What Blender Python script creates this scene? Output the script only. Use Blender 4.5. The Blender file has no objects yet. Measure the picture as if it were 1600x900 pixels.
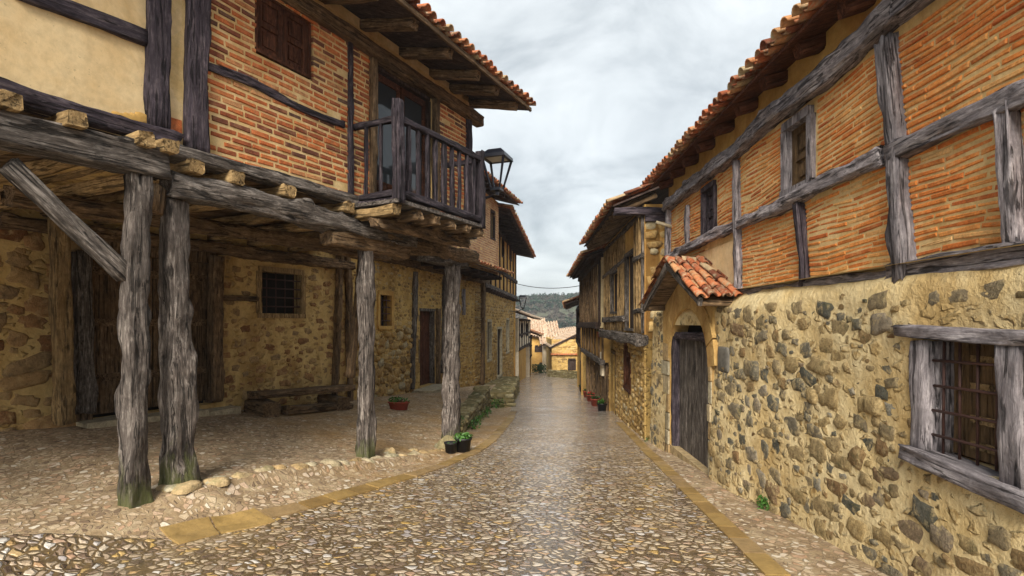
import bpy, math, random
from mathutils import Vector, Matrix, noise
import numpy as np
random.seed(7)
R = math.radians
scene = bpy.context.scene
# ---------------------------------------------------------------- camera, light, exposure
F = 850.0; HY = 505.0                     # focal length and horizon row of a 1600 px wide picture
cam_d = bpy.data.cameras.new('camera'); cam = bpy.data.objects.new('camera', cam_d)
scene.collection.objects.link(cam); scene.camera = cam
cam.location = (0, 0, 0); cam.rotation_euler = (R(90), 0, 0)
cam_d.sensor_width = 36; cam_d.lens = 36*F/1600
cam_d.shift_y = (HY-450)/1600
cam_d.clip_start = .05; cam_d.clip_end = 3000

SUN_EL, SUN_AZ = R(36), R(190)            # azimuth clockwise from +Y (the street direction)
w = bpy.data.worlds.new('World'); scene.world = w; w.use_nodes = True
nt = w.node_tree; nt.nodes.clear()
def wn(t, **k):
    n = nt.nodes.new(t)
    for a, b in k.items(): setattr(n, a, b)
    return n
out = wn('ShaderNodeOutputWorld'); bg = wn('ShaderNodeBackground')
sky = wn('ShaderNodeTexSky', sky_type='NISHITA', sun_disc=False, sun_elevation=SUN_EL, sun_rotation=SUN_AZ)
sky.air_density = 1.0; sky.dust_density = 3.0
tc = wn('ShaderNodeTexCoord'); sep = wn('ShaderNodeSeparateXYZ'); nt.links.new(tc.outputs['Generated'], sep.inputs[0])
add = wn('ShaderNodeMath', operation='ADD'); add.inputs[1].default_value = .55; nt.links.new(sep.outputs['Z'], add.inputs[0])
mx0 = wn('ShaderNodeMath', operation='MAXIMUM'); mx0.inputs[1].default_value = .12; nt.links.new(add.outputs[0], mx0.inputs[0])
dv = wn('ShaderNodeVectorMath', operation='DIVIDE'); cb = wn('ShaderNodeCombineXYZ')
for i in range(3): nt.links.new(mx0.outputs[0], cb.inputs[i])
nt.links.new(tc.outputs['Generated'], dv.inputs[0]); nt.links.new(cb.outputs[0], dv.inputs[1])
n1 = wn('ShaderNodeTexNoise'); n1.inputs['Scale'].default_value = 4.2; n1.inputs['Detail'].default_value = 9; n1.inputs['Roughness'].default_value = .58; n1.inputs['Distortion'].default_value = .4
nt.links.new(dv.outputs[0], n1.inputs['Vector'])
rp = wn('ShaderNodeValToRGB'); nt.links.new(n1.outputs['Fac'], rp.inputs[0])
e = rp.color_ramp.elements
e[0].position = .33; e[0].color = (.31, .34, .35, 1)
e[1].position = .66; e[1].color = (.635, .665, .665, 1)
m = e.new(.5); m.color = (.505, .535, .54, 1)
sc = wn('ShaderNodeVectorMath', operation='SCALE'); sc.inputs['Scale'].default_value = 5.6; nt.links.new(rp.outputs[0], sc.inputs[0])
mix = wn('ShaderNodeMix', data_type='RGBA'); mix.inputs[0].default_value = .9
nt.links.new(sky.outputs[0], mix.inputs[6]); nt.links.new(sc.outputs[0], mix.inputs[7])
nt.links.new(mix.outputs[2], bg.inputs['Color']); bg.inputs['Strength'].default_value = .057
nt.links.new(bg.outputs[0], out.inputs['Surface'])
sl = bpy.data.lights.new('sun', 'SUN'); sl.energy = 1.5; sl.angle = R(32); sl.color = (1, .92, .80)
sun = bpy.data.objects.new('sun', sl); scene.collection.objects.link(sun)
sdir = Vector((math.sin(SUN_AZ)*math.cos(SUN_EL), math.cos(SUN_AZ)*math.cos(SUN_EL), math.sin(SUN_EL)))
sun.rotation_euler = sdir.to_track_quat('Z', 'Y').to_euler(); sun.location = (0, -5, 20)
scene.view_settings.view_transform = 'Standard'; scene.view_settings.look = 'None'
scene.view_settings.exposure = 2.38; scene.view_settings.gamma = 1

# ---------------------------------------------------------------- materials
def material(name):
    m = bpy.data.materials.new(name); m.use_nodes = True
    t = m.node_tree; t.nodes.clear()
    o = t.nodes.new('ShaderNodeOutputMaterial'); b = t.nodes.new('ShaderNodeBsdfPrincipled')
    t.links.new(b.outputs[0], o.inputs['Surface'])
    return m, t, b
def node(t, ty, ins=None, **k):
    n = t.nodes.new(ty)
    for a, b in k.items(): setattr(n, a, b)
    for a, v in (ins or {}).items():
        if isinstance(v, bpy.types.NodeSocket): t.links.new(v, n.inputs[a])
        else: n.inputs[a].default_value = v
    return n
def ramp(t, fac, stops, interp='LINEAR'):
    n = t.nodes.new('ShaderNodeValToRGB'); t.links.new(fac, n.inputs[0]); cr = n.color_ramp; cr.interpolation = interp
    while len(cr.elements) > 1: cr.elements.remove(cr.elements[-1])
    for i, (p, c) in enumerate(stops):
        if isinstance(c, (int, float)): c = (c, c, c)
        el = cr.elements[0] if i == 0 else cr.elements.new(p)
        el.position = p; el.color = (*c, 1)
    return n.outputs[0]
def mixc(t, fac, a, b, mode='MIX'):
    n = t.nodes.new('ShaderNodeMix'); n.data_type = 'RGBA'; n.blend_type = mode
    for i, v in ((0, fac), (6, a), (7, b)):
        if isinstance(v, bpy.types.NodeSocket): t.links.new(v, n.inputs[i])
        elif i == 0: n.inputs[0].default_value = v
        else: n.inputs[i].default_value = (*v, 1)
    return n.outputs[2]
def mth(t, op, a, b=0.0, c=0.0):
    n = t.nodes.new('ShaderNodeMath'); n.operation = op
    for i, v in enumerate((a, b, c)):
        if isinstance(v, bpy.types.NodeSocket): t.links.new(v, n.inputs[i])
        else: n.inputs[i].default_value = v
    return n.outputs[0]
def coords(t, scale=(1, 1, 1), kind='Object'):
    tc = t.nodes.new('ShaderNodeTexCoord')
    mp = node(t, 'ShaderNodeMapping', {'Vector': tc.outputs[kind]}); mp.inputs['Scale'].default_value = scale
    return mp.outputs[0]
def nz(t, vec, scale, detail=5, rough=.55, dist=0):
    return node(t, 'ShaderNodeTexNoise', {'Vector': vec, 'Scale': scale, 'Detail': detail, 'Roughness': rough, 'Distortion': dist}).outputs['Fac']
def bump(t, b, height, dist, strength=1.0, prev=None):
    ins = {'Height': height, 'Distance': dist, 'Strength': strength}
    if prev: ins['Normal'] = prev
    n = node(t, 'ShaderNodeBump', ins)
    t.links.new(n.outputs[0], b.inputs['Normal']); return n.outputs[0]
def setc(t, b, col, rough=.85, spec=.3):
    if isinstance(col, bpy.types.NodeSocket): t.links.new(col, b.inputs['Base Color'])
    else: b.inputs['Base Color'].default_value = (*col, 1)
    if isinstance(rough, bpy.types.NodeSocket): t.links.new(rough, b.inputs['Roughness'])
    else: b.inputs['Roughness'].default_value = rough
    b.inputs['Specular IOR Level'].default_value = spec

VERT = {}
def wood_mat(name, dark, mid, light, crack=.75, tint=None, vert=False, moss=False):
    m, t, b = material(name)
    if not vert and not moss: VERT[name] = (name+' upright', dark, mid, light, crack, tint, True)
    oi = t.nodes.new('ShaderNodeObjectInfo')
    tc = t.nodes.new('ShaderNodeTexCoord')
    off = node(t, 'ShaderNodeVectorMath', {0: tc.outputs['Object']}, operation='ADD')
    cmb = node(t, 'ShaderNodeCombineXYZ', {0: mth(t, 'MULTIPLY', oi.outputs['Random'], 37), 1: mth(t, 'MULTIPLY', oi.outputs['Random'], 11), 2: 0.0})
    t.links.new(cmb.outputs[0], off.inputs[1])
    def mp(s):
        n = node(t, 'ShaderNodeMapping', {'Vector': off.outputs[0]}); n.inputs['Scale'].default_value = (s[1], s[1], s[0]) if vert else s; return n.outputs[0]
    grain = nz(t, mp((3.0, 30, 30)), 1.0, 8, .68, .5)
    fine = nz(t, mp((11, 95, 95)), 1.0, 5, .65, .3)
    mot = nz(t, mp((7, 10, 10)), 1.0, 7, .7, .4)
    big = nz(t, mp((1, 3, 3)), 1.3, 4, .6)
    crk = nz(t, mp((1.2, 24, 24)), 1.0, 7, .62, 1.4)
    kn = node(t, 'ShaderNodeTexVoronoi', {'Vector': mp((1.1, 4.5, 4.5)), 'Scale': 1.6}).outputs['Distance']
    cm = mth(t, 'MULTIPLY', ramp(t, crk, [(.40, 0.0), (.44, 1.0)]), ramp(t, mth(t, 'ADD', kn, mth(t, 'MULTIPLY_ADD', fine, .3, -.15)), [(.09, 0.0), (.17, 1.0)]))
    g = mth(t, 'ADD', mth(t, 'MULTIPLY', grain, .65), mth(t, 'MULTIPLY', fine, .35))
    col = ramp(t, g, [(.37, dark), (.5, mid), (.62, light)])
    col = mixc(t, .8, col, ramp(t, mot, [(.34, .38), (.5, .9), (.64, 1.35)]), 'MULTIPLY')
    col = mixc(t, ramp(t, big, [(.35, .55), (.65, 0.0)]), col, tint or tuple(x*.62 for x in mid))
    val = mth(t, 'MULTIPLY_ADD', oi.outputs['Random'], .35, .82)
    hs = node(t, 'ShaderNodeHueSaturation', {'Color': col, 'Value': val}).outputs[0]
    col = mixc(t, mth(t, 'MULTIPLY', mth(t, 'SUBTRACT', 1.0, cm), crack), hs, tuple(x*.22 for x in dark))
    if moss:                                          # green growth climbing the damp foot of a post
        sx = node(t, 'ShaderNodeSeparateXYZ', {0: tc.outputs['Object']})
        f = mth(t, 'ADD', mth(t, 'MULTIPLY_ADD', sx.outputs[0], -1.3, .95), mth(t, 'MULTIPLY_ADD', nz(t, mp((2.5, 8, 8)), 1.0, 6, .7), 2.2, -1.2))
        col = mixc(t, ramp(t, f, [(.35, 0.0), (.75, .8)]), col, (.075, .085, .025))
    setc(t, b, col, .85, .2)
    h = mth(t, 'ADD', mth(t, 'MULTIPLY', g, .6), mth(t, 'MULTIPLY_ADD', cm, .9, mth(t, 'MULTIPLY', mot, .8)))
    bump(t, b, h, .022, 1.0)
    return m
WG = wood_mat('weathered grey timber', (.028, .023, .020), (.115, .098, .086), (.34, .305, .275))
WP = wood_mat('purple grey timber', (.022, .017, .024), (.058, .046, .058), (.17, .14, .15))
WB = wood_mat('brown old timber', (.06, .038, .022), (.17, .11, .06), (.34, .23, .13))
WO = wood_mat('pale ochre joist timber', (.14, .09, .04), (.36, .24, .11), (.55, .4, .2))
WD = wood_mat('dark stained timber', (.02, .013, .012), (.055, .036, .03), (.12, .085, .07), .5)
WR = wood_mat('red brown shutter wood', (.035, .013, .007), (.10, .036, .018), (.18, .075, .04), .4)
WK = wood_mat('blackish purple balcony timber', (.012, .01, .014), (.034, .027, .035), (.12, .10, .11))
WS = wood_mat('plain brown shutter wood', (.09, .055, .025), (.17, .105, .05), (.25, .16, .085), .2)
WV = wood_mat('pale lilac weathered timber', (.065, .056, .062), (.26, .235, .25), (.52, .48, .49))

WGM = wood_mat('weathered grey timber with mossy foot', (.030, .024, .020), (.125, .104, .092), (.36, .32, .285), moss=True)
UP = {}
def up_(m):
    if m.name in VERT:
        if m.name not in UP: UP[m.name] = wood_mat(*VERT[m.name])
        return UP[m.name]
    return m

def plaster(name, base, dark, stain=None, bumpd=.012, sc=1.0, rough=.92):
    m, t, b = material(name)
    v = coords(t)
    a = nz(t, v, 2.2*sc, 6, .6); c = nz(t, v, 14*sc, 5, .65); f = nz(t, v, 70*sc, 3, .6)
    col = ramp(t, a, [(.32, dark), (.62, base)])
    if stain:
        st = nz(t, coords(t, (1, 1, .55)), 1.1, 7, .68, .5)
        col = mixc(t, ramp(t, st, [(.5, 0.0), (.66, .85)]), col, stain)
    col = mixc(t, .35, col, ramp(t, c, [(.35, .55), (.6, 1.0)]), 'MULTIPLY')
    sp = ramp(t, nz(t, v, 30*sc, 3, .5), [(.68, 0.0), (.72, .5)])
    col = mixc(t, sp, col, tuple(x*.45 for x in base))
    setc(t, b, col, rough, .15)
    n = bump(t, b, a, bumpd*4, .5)
    bump(t, b, mth(t, 'ADD', mth(t, 'MULTIPLY', c, .8), mth(t, 'MULTIPLY', f, .25)), bumpd, .9, n)
    return m
PC = plaster('cream lime plaster', (.74, .58, .34), (.66, .48, .25), (.52, .33, .13), .004)
PM = plaster('cream rough mortar', (.78, .64, .37), (.66, .49, .23), (.50, .34, .14), .03, 1.5)
PB = plaster('porch earth plaster', (.66, .48, .21), (.52, .35, .13), (.28, .16, .05), .014, 1.6)
PO = plaster('ochre render', (.56, .36, .12), (.44, .25, .07), (.34, .17, .05), .01)
PG = plaster('brick mortar', (.72, .54, .28), (.58, .40, .17), (.44, .27, .10), .008, 2)
PW = plaster('pale render', (.78, .70, .56), (.64, .55, .4), None, .008)
def buried(m, sc, tints, amt, bd, zmax=None):
    """small stones half drowned in the mortar, added to a plaster"""
    t = m.node_tree; b = t.nodes['Principled BSDF']; col = b.inputs['Base Color'].links[0].from_socket; nrm = b.inputs['Normal'].links[0].from_socket
    v = coords(t, (1, 1, 1.5)); wob = node(t, 'ShaderNodeTexNoise', {'Vector': v, 'Scale': 9.0, 'Detail': 4.0})
    ad = node(t, 'ShaderNodeVectorMath', {0: wob.outputs['Color'], 'Scale': .08}, operation='SCALE'); vv = node(t, 'ShaderNodeVectorMath', {0: v, 1: ad.outputs[0]}, operation='ADD').outputs[0]
    e = node(t, 'ShaderNodeTexVoronoi', {'Vector': vv, 'Scale': sc}, feature='DISTANCE_TO_EDGE').outputs['Distance']
    c = node(t, 'ShaderNodeTexVoronoi', {'Vector': vv, 'Scale': sc}).outputs['Color']; sp = node(t, 'ShaderNodeSeparateColor', {'Color': c})
    k = ramp(t, mth(t, 'SUBTRACT', e, mth(t, 'MULTIPLY_ADD', sp.outputs[1], .34, .02)), [(0.0, 0.0), (.16, 1.0)], 'EASE')
    vo = coords(t); lime = ramp(t, nz(t, vo, 11, 6, .7), [(.42, 0.0), (.56, 1.0)])
    if zmax is not None:
        sz_ = node(t, 'ShaderNodeSeparateXYZ', {0: vo}); k = mth(t, 'MULTIPLY', k, ramp(t, mth(t, 'ADD', mth(t, 'SUBTRACT', zmax, sz_.outputs[2]), .5), [(.47, 0.0), (.56, 1.0)]))
    k2 = mth(t, 'MULTIPLY', mth(t, 'MULTIPLY', k, lime), amt)
    tc_ = mixc(t, .7, ramp(t, sp.outputs[0], tints), ramp(t, nz(t, vo, 30, 5, .7), [(.3, .4), (.6, 1.2)]), 'MULTIPLY')
    t.links.new(mixc(t, k2, col, tc_), b.inputs['Base Color'])
    bump(t, b, k, bd, .9, nrm)
PBT = [(0, (.22, .12, .05)), (.5, (.36, .23, .09)), (1, (.25, .2, .12))]
PS = plaster('ochre rubble mortar', (.62, .43, .16), (.50, .32, .10), (.28, .17, .05), .02, 1.6)

buried(PM, 7.5, [(0, (.16, .15, .11)), (.35, (.40, .26, .10)), (.7, (.46, .33, .15)), (1, (.27, .18, .1))], 1.0, .02, 2.02)
buried(PS, 8, PBT, .7, .04)
buried(PB, 6, PBT, .55, .03)
def island_mat(name, stops, bumpd=.006, sc=1.0, rough=.85, lime=None, limeamt=.6, spec=.25, moss=None, con=.85):
    """one random colour per loose piece of the mesh (brick, stone, tile), with grain and lime bloom"""
    m, t, b = material(name)
    g = t.nodes.new('ShaderNodeNewGeometry'); v = coords(t)
    a = nz(t, v, 9*sc, 6, .65, .3); c = nz(t, v, 45*sc, 4, .65)
    col = ramp(t, g.outputs['Random Per Island'], stops)
    col = mixc(t, con, col, ramp(t, a, [(.25, .38), (.5, .95), (.75, 1.45)]), 'MULTIPLY')
    col = mixc(t, .5, col, ramp(t, c, [(.3, .45), (.6, 1.15)]), 'MULTIPLY')
    if lime:
        col = mixc(t, ramp(t, nz(t, v, 6*sc, 7, .7, .4), [(.5, 0.0), (.64, limeamt)]), col, lime)
    if moss:
        col = mixc(t, ramp(t, nz(t, v, 3.2*sc, 6, .7), [(.54, 0.0), (.68, .7)]), col, moss)
    setc(t, b, col, rough, spec)
    n = bump(t, b, a, bumpd*2, .8)
    bump(t, b, c, bumpd, .8, n)
    return m
BR_O = island_mat('orange hand made brick', [(0, (.42, .11, .03)), (.2, (.56, .17, .038)), (.6, (.66, .235, .055)), (.9, (.66, .32, .10)), (1, (.70, .45, .2))], .005, 1.2, lime=(.72, .48, .20), limeamt=.35, con=.6)
BR_R = island_mat('red brown brick', [(0, (.11, .055, .04)), (.2, (.24, .07, .035)), (.5, (.46, .125, .04)), (.8, (.54, .17, .055)), (1, (.5, .25, .11))], .006, 1.5, lime=(.5, .34, .18), limeamt=.22)
BR_P = island_mat('pale pinkish brick', [(0, (.34, .16, .09)), (.5, (.46, .25, .15)), (1, (.5, .34, .22))], .006, 1.5, lime=(.55, .42, .28), limeamt=.5)
ST_R = island_mat('rubble stones', [(0, (.10, .10, .08)), (.12, (.19, .18, .14)), (.3, (.28, .23, .15)), (.5, (.36, .27, .14)), (.72, (.46, .33, .15)), (.86, (.25, .15, .07)), (1, (.38, .36, .29))], .03, 1.9, lime=(.70, .54, .28), limeamt=.75, moss=(.10, .10, .045))
ST_O = island_mat('ochre rubble stones', [(0, (.20, .13, .055)), (.3, (.34, .21, .075)), (.6, (.46, .30, .11)), (.85, (.52, .37, .16)), (1, (.38, .33, .22))], .016, 1.5, lime=(.52, .38, .16), limeamt=.5)
ST_D = island_mat('porch wall stones', [(0, (.20, .09, .035)), (.4, (.34, .19, .08)), (.8, (.38, .25, .11)), (1, (.25, .17, .09))], .014, 1.4, lime=(.46, .32, .15), limeamt=.9)
ST_K = island_mat('kerb stones', [(0, (.3, .2, .09)), (.5, (.45, .32, .16)), (1, (.42, .38, .27))], .014, 1.2, lime=(.5, .42, .27), limeamt=.4, moss=(.12, .12, .04))
ST_M = island_mat('mossy stones', [(0, (.12, .10, .05)), (.5, (.24, .2, .1)), (1, (.3, .27, .17))], .018, 1.4, moss=(.075, .10, .025))
PR = plaster('beige weathered render', (.56, .46, .28), (.42, .33, .18), None, .01)
PE = plaster('damp mossy earth', (.20, .16, .08), (.10, .09, .035), (.07, .08, .03), .02, 2)
PT = plaster('portal sandstone', (.56, .37, .14), (.40, .24, .08), (.26, .12, .04), .03, 1.6)
TL = island_mat('clay roof tiles', [(0, (.13, .045, .025)), (.3, (.30, .085, .035)), (.6, (.44, .14, .055)), (.85, (.42, .22, .10)), (1, (.42, .34, .21))], .006, 1.2, lime=(.34, .28, .18), limeamt=.85, moss=(.09, .075, .05))
TLF = island_mat('pale far roof tiles', [(0, (.38, .25, .17)), (.5, (.46, .34, .24)), (1, (.50, .42, .32))], .006, 1, lime=(.5, .4, .3), limeamt=.5)
def simple(name, col, rough=.6, metal=0, spec=.4, var=.25, sc=6):
    m, t, b = material(name); v = coords(t)
    c = mixc(t, ramp(t, nz(t, v, sc, 5, .6), [(.35, var), (.6, 0.0)]), col, tuple(x*.4 for x in col))
    setc(t, b, c, rough, spec); b.inputs['Metallic'].default_value = metal
    bump(t, b, nz(t, v, sc*8, 3), .002, .5)
    return m
IRON = simple('rusty iron bars', (.075, .035, .028), .6, .3, .4, .6, 20)
BLACK = simple('black painted lamp metal', (.012, .014, .022), .35, .2)
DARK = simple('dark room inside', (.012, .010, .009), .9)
POTB = simple('black plastic pot', (.012, .012, .014), .45)
POTR = simple('red clay pot', (.30, .055, .03), .6)
GRN = simple('green leaves', (.05, .14, .02), .5, 0, .3, .8, 25)
GRD = simple('dark green leaves', (.03, .075, .018), .6, 0, .3, .8, 25)
RED = simple('red petals', (.5, .01, .02), .5)
CURT = simple('pale curtain', (.55, .55, .5), .8)
ROPE = simple('cable rubber', (.03, .03, .03), .7)
STEP = island_mat('pale step stone', [(0, (.35, .3, .2)), (1, (.46, .4, .28))], .008, 1)
SQ = simple('dark grey square stone', (.16, .15, .13), .9, 0, .2, .6, 12)
LEDGE = plaster('ledge lime mortar', (.72, .58, .35), (.62, .46, .23), None, .012)
def glass(name, col=(.5, .55, .6)):
    m, t, b = material(name); setc(t, b, col, .06, .7)
    b.inputs['Metallic'].default_value = 0
    return m
PANE = glass('window glass over dark room', (.03, .035, .04))
LPAN = glass('lantern glass', (.75, .8, .8)); LPAN.node_tree.nodes['Principled BSDF'].inputs['Transmission Weight'].default_value = .95
LPAN.node_tree.nodes['Principled BSDF'].inputs['IOR'].default_value = 1.02

def ground_mat():
    m, t, b = material('wet pebble paving')
    tc = t.nodes.new('ShaderNodeTexCoord')
    at = node(t, 'ShaderNodeAttribute', attribute_name='side')       # 1 on the dusty margins and under the porch
    side = at.outputs['Fac']
    def layer(scale, rotx, seed):
        mp = node(t, 'ShaderNodeMapping', {'Vector': tc.outputs['Object']})
        mp.inputs['Location'].default_value = (seed, seed*.7, 0); mp.inputs['Rotation'].default_value = (0, 0, rotx)
        wob = node(t, 'ShaderNodeTexNoise', {'Vector': mp.outputs[0], 'Scale': 7.0, 'Detail': 2.0})
        ad = node(t, 'ShaderNodeVectorMath', {0: wob.outputs['Color'], 'Scale': .09}, operation='SCALE')
        a2 = node(t, 'ShaderNodeVectorMath', {0: mp.outputs[0], 1: ad.outputs[0]}, operation='ADD')
        fl = node(t, 'ShaderNodeVectorMath', {0: a2.outputs[0], 1: (1, 1.25, 0)}, operation='MULTIPLY')
        e = node(t, 'ShaderNodeTexVoronoi', {'Vector': fl.outputs[0], 'Scale': scale, 'Randomness': .95}, feature='DISTANCE_TO_EDGE')
        f1 = node(t, 'ShaderNodeTexVoronoi', {'Vector': fl.outputs[0], 'Scale': scale, 'Randomness': .95}, feature='F1')
        return e.outputs['Distance'], f1.outputs['Color'], f1.outputs['Distance']
    e, c, d = layer(13.5, .5, 0)
    sepc = node(t, 'ShaderNodeSeparateColor', {'Color': c})
    size = mth(t, 'MULTIPLY_ADD', sepc.outputs[2], .11, .015)
    vo = coords(t)
    edgen = mth(t, 'MULTIPLY_ADD', nz(t, vo, 40, 3, .6), .12, -.06)
    st = ramp(t, mth(t, 'SUBTRACT', mth(t, 'ADD', e, edgen), size), [(0.0, 0.0), (.045, 1.0)])
    dome = ramp(t, mth(t, 'SUBTRACT', mth(t, 'ADD', e, edgen), size), [(0.0, 0.0), (.05, .55), (.2, 1.0)], 'EASE')
    scol = ramp(t, sepc.outputs[0], [(0, (.08, .055, .04)), (.14, (.22, .155, .11)), (.3, (.36, .28, .2)), (.48, (.50, .40, .27)), (.64, (.58, .50, .39)), (.74, (.42, .27, .18)), (.82, (.54, .36, .12)), (.91, (.36, .32, .32)), (1, (.64, .61, .56))])
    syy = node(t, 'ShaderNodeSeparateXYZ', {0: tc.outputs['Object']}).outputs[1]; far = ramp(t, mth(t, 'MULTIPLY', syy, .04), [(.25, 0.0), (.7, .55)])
    scol = mixc(t, far, scol, (.52, .48, .45))  # paler down the street: wet sky sheen painted into the stone colour
    scol = mixc(t, .6, scol, ramp(t, nz(t, vo, 55, 5, .65), [(.3, .5), (.6, 1.15)]), 'MULTIPLY')
    mort = ramp(t, nz(t, vo, 18, 6, .7), [(.35, (.05, .033, .014)), (.6, (.14, .092, .040))])
    mort = mixc(t, far, mort, (.30, .25, .21))  # joints take the same painted sheen
    patch = nz(t, vo, .55, 5, .6)
    mort = mixc(t, ramp(t, patch, [(.5, 0.0), (.68, .5)]), mort, (.2, .14, .07))
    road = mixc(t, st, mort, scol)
    # margins: small stones half buried in pale earth
    e2, c2, d2 = layer(14, 1.3, 5)
    s2 = node(t, 'ShaderNodeSeparateColor', {'Color': c2})
    st2 = ramp(t, mth(t, 'SUBTRACT', e2, mth(t, 'MULTIPLY_ADD', s2.outputs[2], .17, .02)), [(0.0, 0.0), (.05, 1.0)])
    earth = ramp(t, nz(t, vo, 3.5, 8, .7), [(.3, (.14, .09, .045)), (.5, (.27, .19, .105)), (.7, (.40, .32, .2))])
    earth = mixc(t, .5, earth, ramp(t, nz(t, vo, 35, 5, .7), [(.3, .45), (.6, 1.15)]), 'MULTIPLY')
    gc = ramp(t, s2.outputs[0], [(0, (.14, .09, .055)), (.25, (.32, .23, .14)), (.5, (.50, .40, .27)), (.7, (.40, .24, .14)), (1, (.62, .56, .45))])
    gc = mixc(t, .5, gc, ramp(t, nz(t, vo, 60, 5, .65), [(.3, .55), (.6, 1.1)]), 'MULTIPLY')
    marg = mixc(t, mth(t, 'MULTIPLY', st2, mth(t, 'MULTIPLY', 1.0, ramp(t, nz(t, vo, 1.6, 4, .6), [(.3, .7), (.5, 1.0)]))), earth, gc)
    at2 = node(t, 'ShaderNodeAttribute', attribute_name='dirt')
    marg = mixc(t, mth(t, 'MULTIPLY', at2.outputs['Fac'], ramp(t, nz(t, vo, 1.4, 5, .6), [(.4, .0), (.6, .75)])), marg, ramp(t, nz(t, vo, 9, 6, .7), [(.3, (.14, .075, .02)), (.65, (.36, .22, .075))]))
    sn = mth(t, 'ADD', side, mth(t, 'MULTIPLY_ADD', nz(t, vo, 9, 5, .7), .5, -.25))
    sm = ramp(t, sn, [(.42, 0.0), (.58, 1.0)])
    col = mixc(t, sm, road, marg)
    wet = ramp(t, nz(t, vo, .9, 5, .6), [(.35, .10), (.6, .28)])
    rough = mixc(t, sm, mixc(t, st, (.62, .62, .62), wet), (.82, .82, .82))
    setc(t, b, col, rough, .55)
    h1 = mth(t, 'ADD', dome, mth(t, 'MULTIPLY', nz(t, vo, 50, 4, .6), .18))
    h2 = mth(t, 'ADD', mth(t, 'MULTIPLY', st2, .5), mth(t, 'MULTIPLY', nz(t, vo, 22, 5, .7), .6))
    wv = nz(t, vo, 1.7, 3, .5); h1 = mth(t, 'MULTIPLY_ADD', wv, 1.2, h1); hh = mixc(t, sm, h1, h2)
    wf = mth(t, 'MULTIPLY', mth(t, 'SUBTRACT', 1.0, sm), ramp(t, nz(t, vo, .8, 5, .6), [(.3, .35), (.55, 1.0)]))
    t.links.new(wf, b.inputs['Coat Weight']); b.inputs['Coat Roughness'].default_value = .16; b.inputs['Coat IOR'].default_value = 1.5
    cbp = node(t, 'ShaderNodeBump', {'Height': mth(t, 'ADD', nz(t, vo, 14, 4, .6), mth(t, 'MULTIPLY', dome, .9)), 'Distance': .008, 'Strength': .45}); t.links.new(cbp.outputs[0], b.inputs['Coat Normal'])
    sy = node(t, 'ShaderNodeSeparateXYZ', {0: tc.outputs['Object']})       # stones down the street are worn flatter
    wear = ramp(t, mth(t, 'MULTIPLY', sy.outputs[1], .04), [(.12, 1.0), (.6, .5)])
    bp = node(t, 'ShaderNodeBump', {'Height': hh, 'Distance': .02, 'Strength': wear}); t.links.new(bp.outputs[0], b.inputs['Normal'])
    return m
GROUND = ground_mat()
def strip_mat():
    m, t, b = material('ochre paving slabs'); v = coords(t)
    g = t.nodes.new('ShaderNodeNewGeometry')
    col = ramp(t, g.outputs['Random Per Island'], [(0, (.20, .125, .045)), (.5, (.28, .185, .065)), (1, (.25, .17, .085))])
    col = mixc(t, .7, col, ramp(t, nz(t, v, 7, 7, .7), [(.3, .55), (.6, 1.2)]), 'MULTIPLY')
    col = mixc(t, ramp(t, nz(t, v, 40, 4, .7), [(.55, 0.0), (.7, .5)]), col, (.12, .08, .03))
    setc(t, b, col, ramp(t, nz(t, v, 2, 4), [(.35, .3), (.6, .5)]), .5)
    bump(t, b, nz(t, v, 30, 5, .65), .006, .8)
    return m
STRIP = strip_mat()

# ---------------------------------------------------------------- mesh helpers
COL = scene.collection
LOC = {}
class MB:
    def __init__(s): s.v = []; s.f = []
    def add(s, vs, fs):
        n = len(s.v); s.v.extend(vs); s.f.extend([tuple(i+n for i in f) for f in fs]); return s
    def build(s, name, mat, parent=None, smooth=False, loc=None):
        base = Vector(LOC.get(parent.name, (0, 0, 0))) if parent else Vector(loc or (0, 0, 0))
        me = bpy.data.meshes.new(name)
        me.from_pydata([(x[0]-base[0], x[1]-base[1], x[2]-base[2]) for x in s.v], [], s.f); me.update()
        me.materials.append(mat)
        if smooth: me.polygons.foreach_set('use_smooth', [True]*len(me.polygons))
        o = bpy.data.objects.new(name, me); COL.objects.link(o)
        if parent: o.parent = parent
        else: o.location = base
        LOC[o.name] = tuple(base)
        return o
def thing(name, label, cat, loc, group=None):
    o = bpy.data.objects.new(name, None); COL.objects.link(o); o.location = loc; o.empty_display_size = .2
    o['label'] = label; o['category'] = cat
    if group: o['group'] = group
    LOC[o.name] = tuple(loc); return o
def tag(o, label, cat, group=None):
    o['label'] = label; o['category'] = cat
    if group: o['group'] = group
    return o
def structure(o, kind='structure'): o['kind'] = kind; return o
def fixn(o):
    import bmesh
    bm = bmesh.new(); bm.from_mesh(o.data); bmesh.ops.recalc_face_normals(bm, faces=bm.faces); bm.to_mesh(o.data); bm.free(); return o
BOXF = [(0, 3, 2, 1), (4, 5, 6, 7), (0, 1, 5, 4), (1, 2, 6, 5), (2, 3, 7, 6), (3, 0, 4, 7)]
def pbox(mb, P, a, b, j=0):
    """box between corner triples a and b mapped through P(u,z,d)"""
    (u0, z0, d0), (u1, z1, d1) = a, b
    r = lambda: random.uniform(-j, j) if j else 0
    c = [(u0, z0, d0), (u1, z0, d0), (u1, z1, d0), (u0, z1, d0), (u0, z0, d1), (u1, z0, d1), (u1, z1, d1), (u0, z1, d1)]
    mb.add([P(u+r(), z+r(), d) for u, z, d in c], BOXF)
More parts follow.
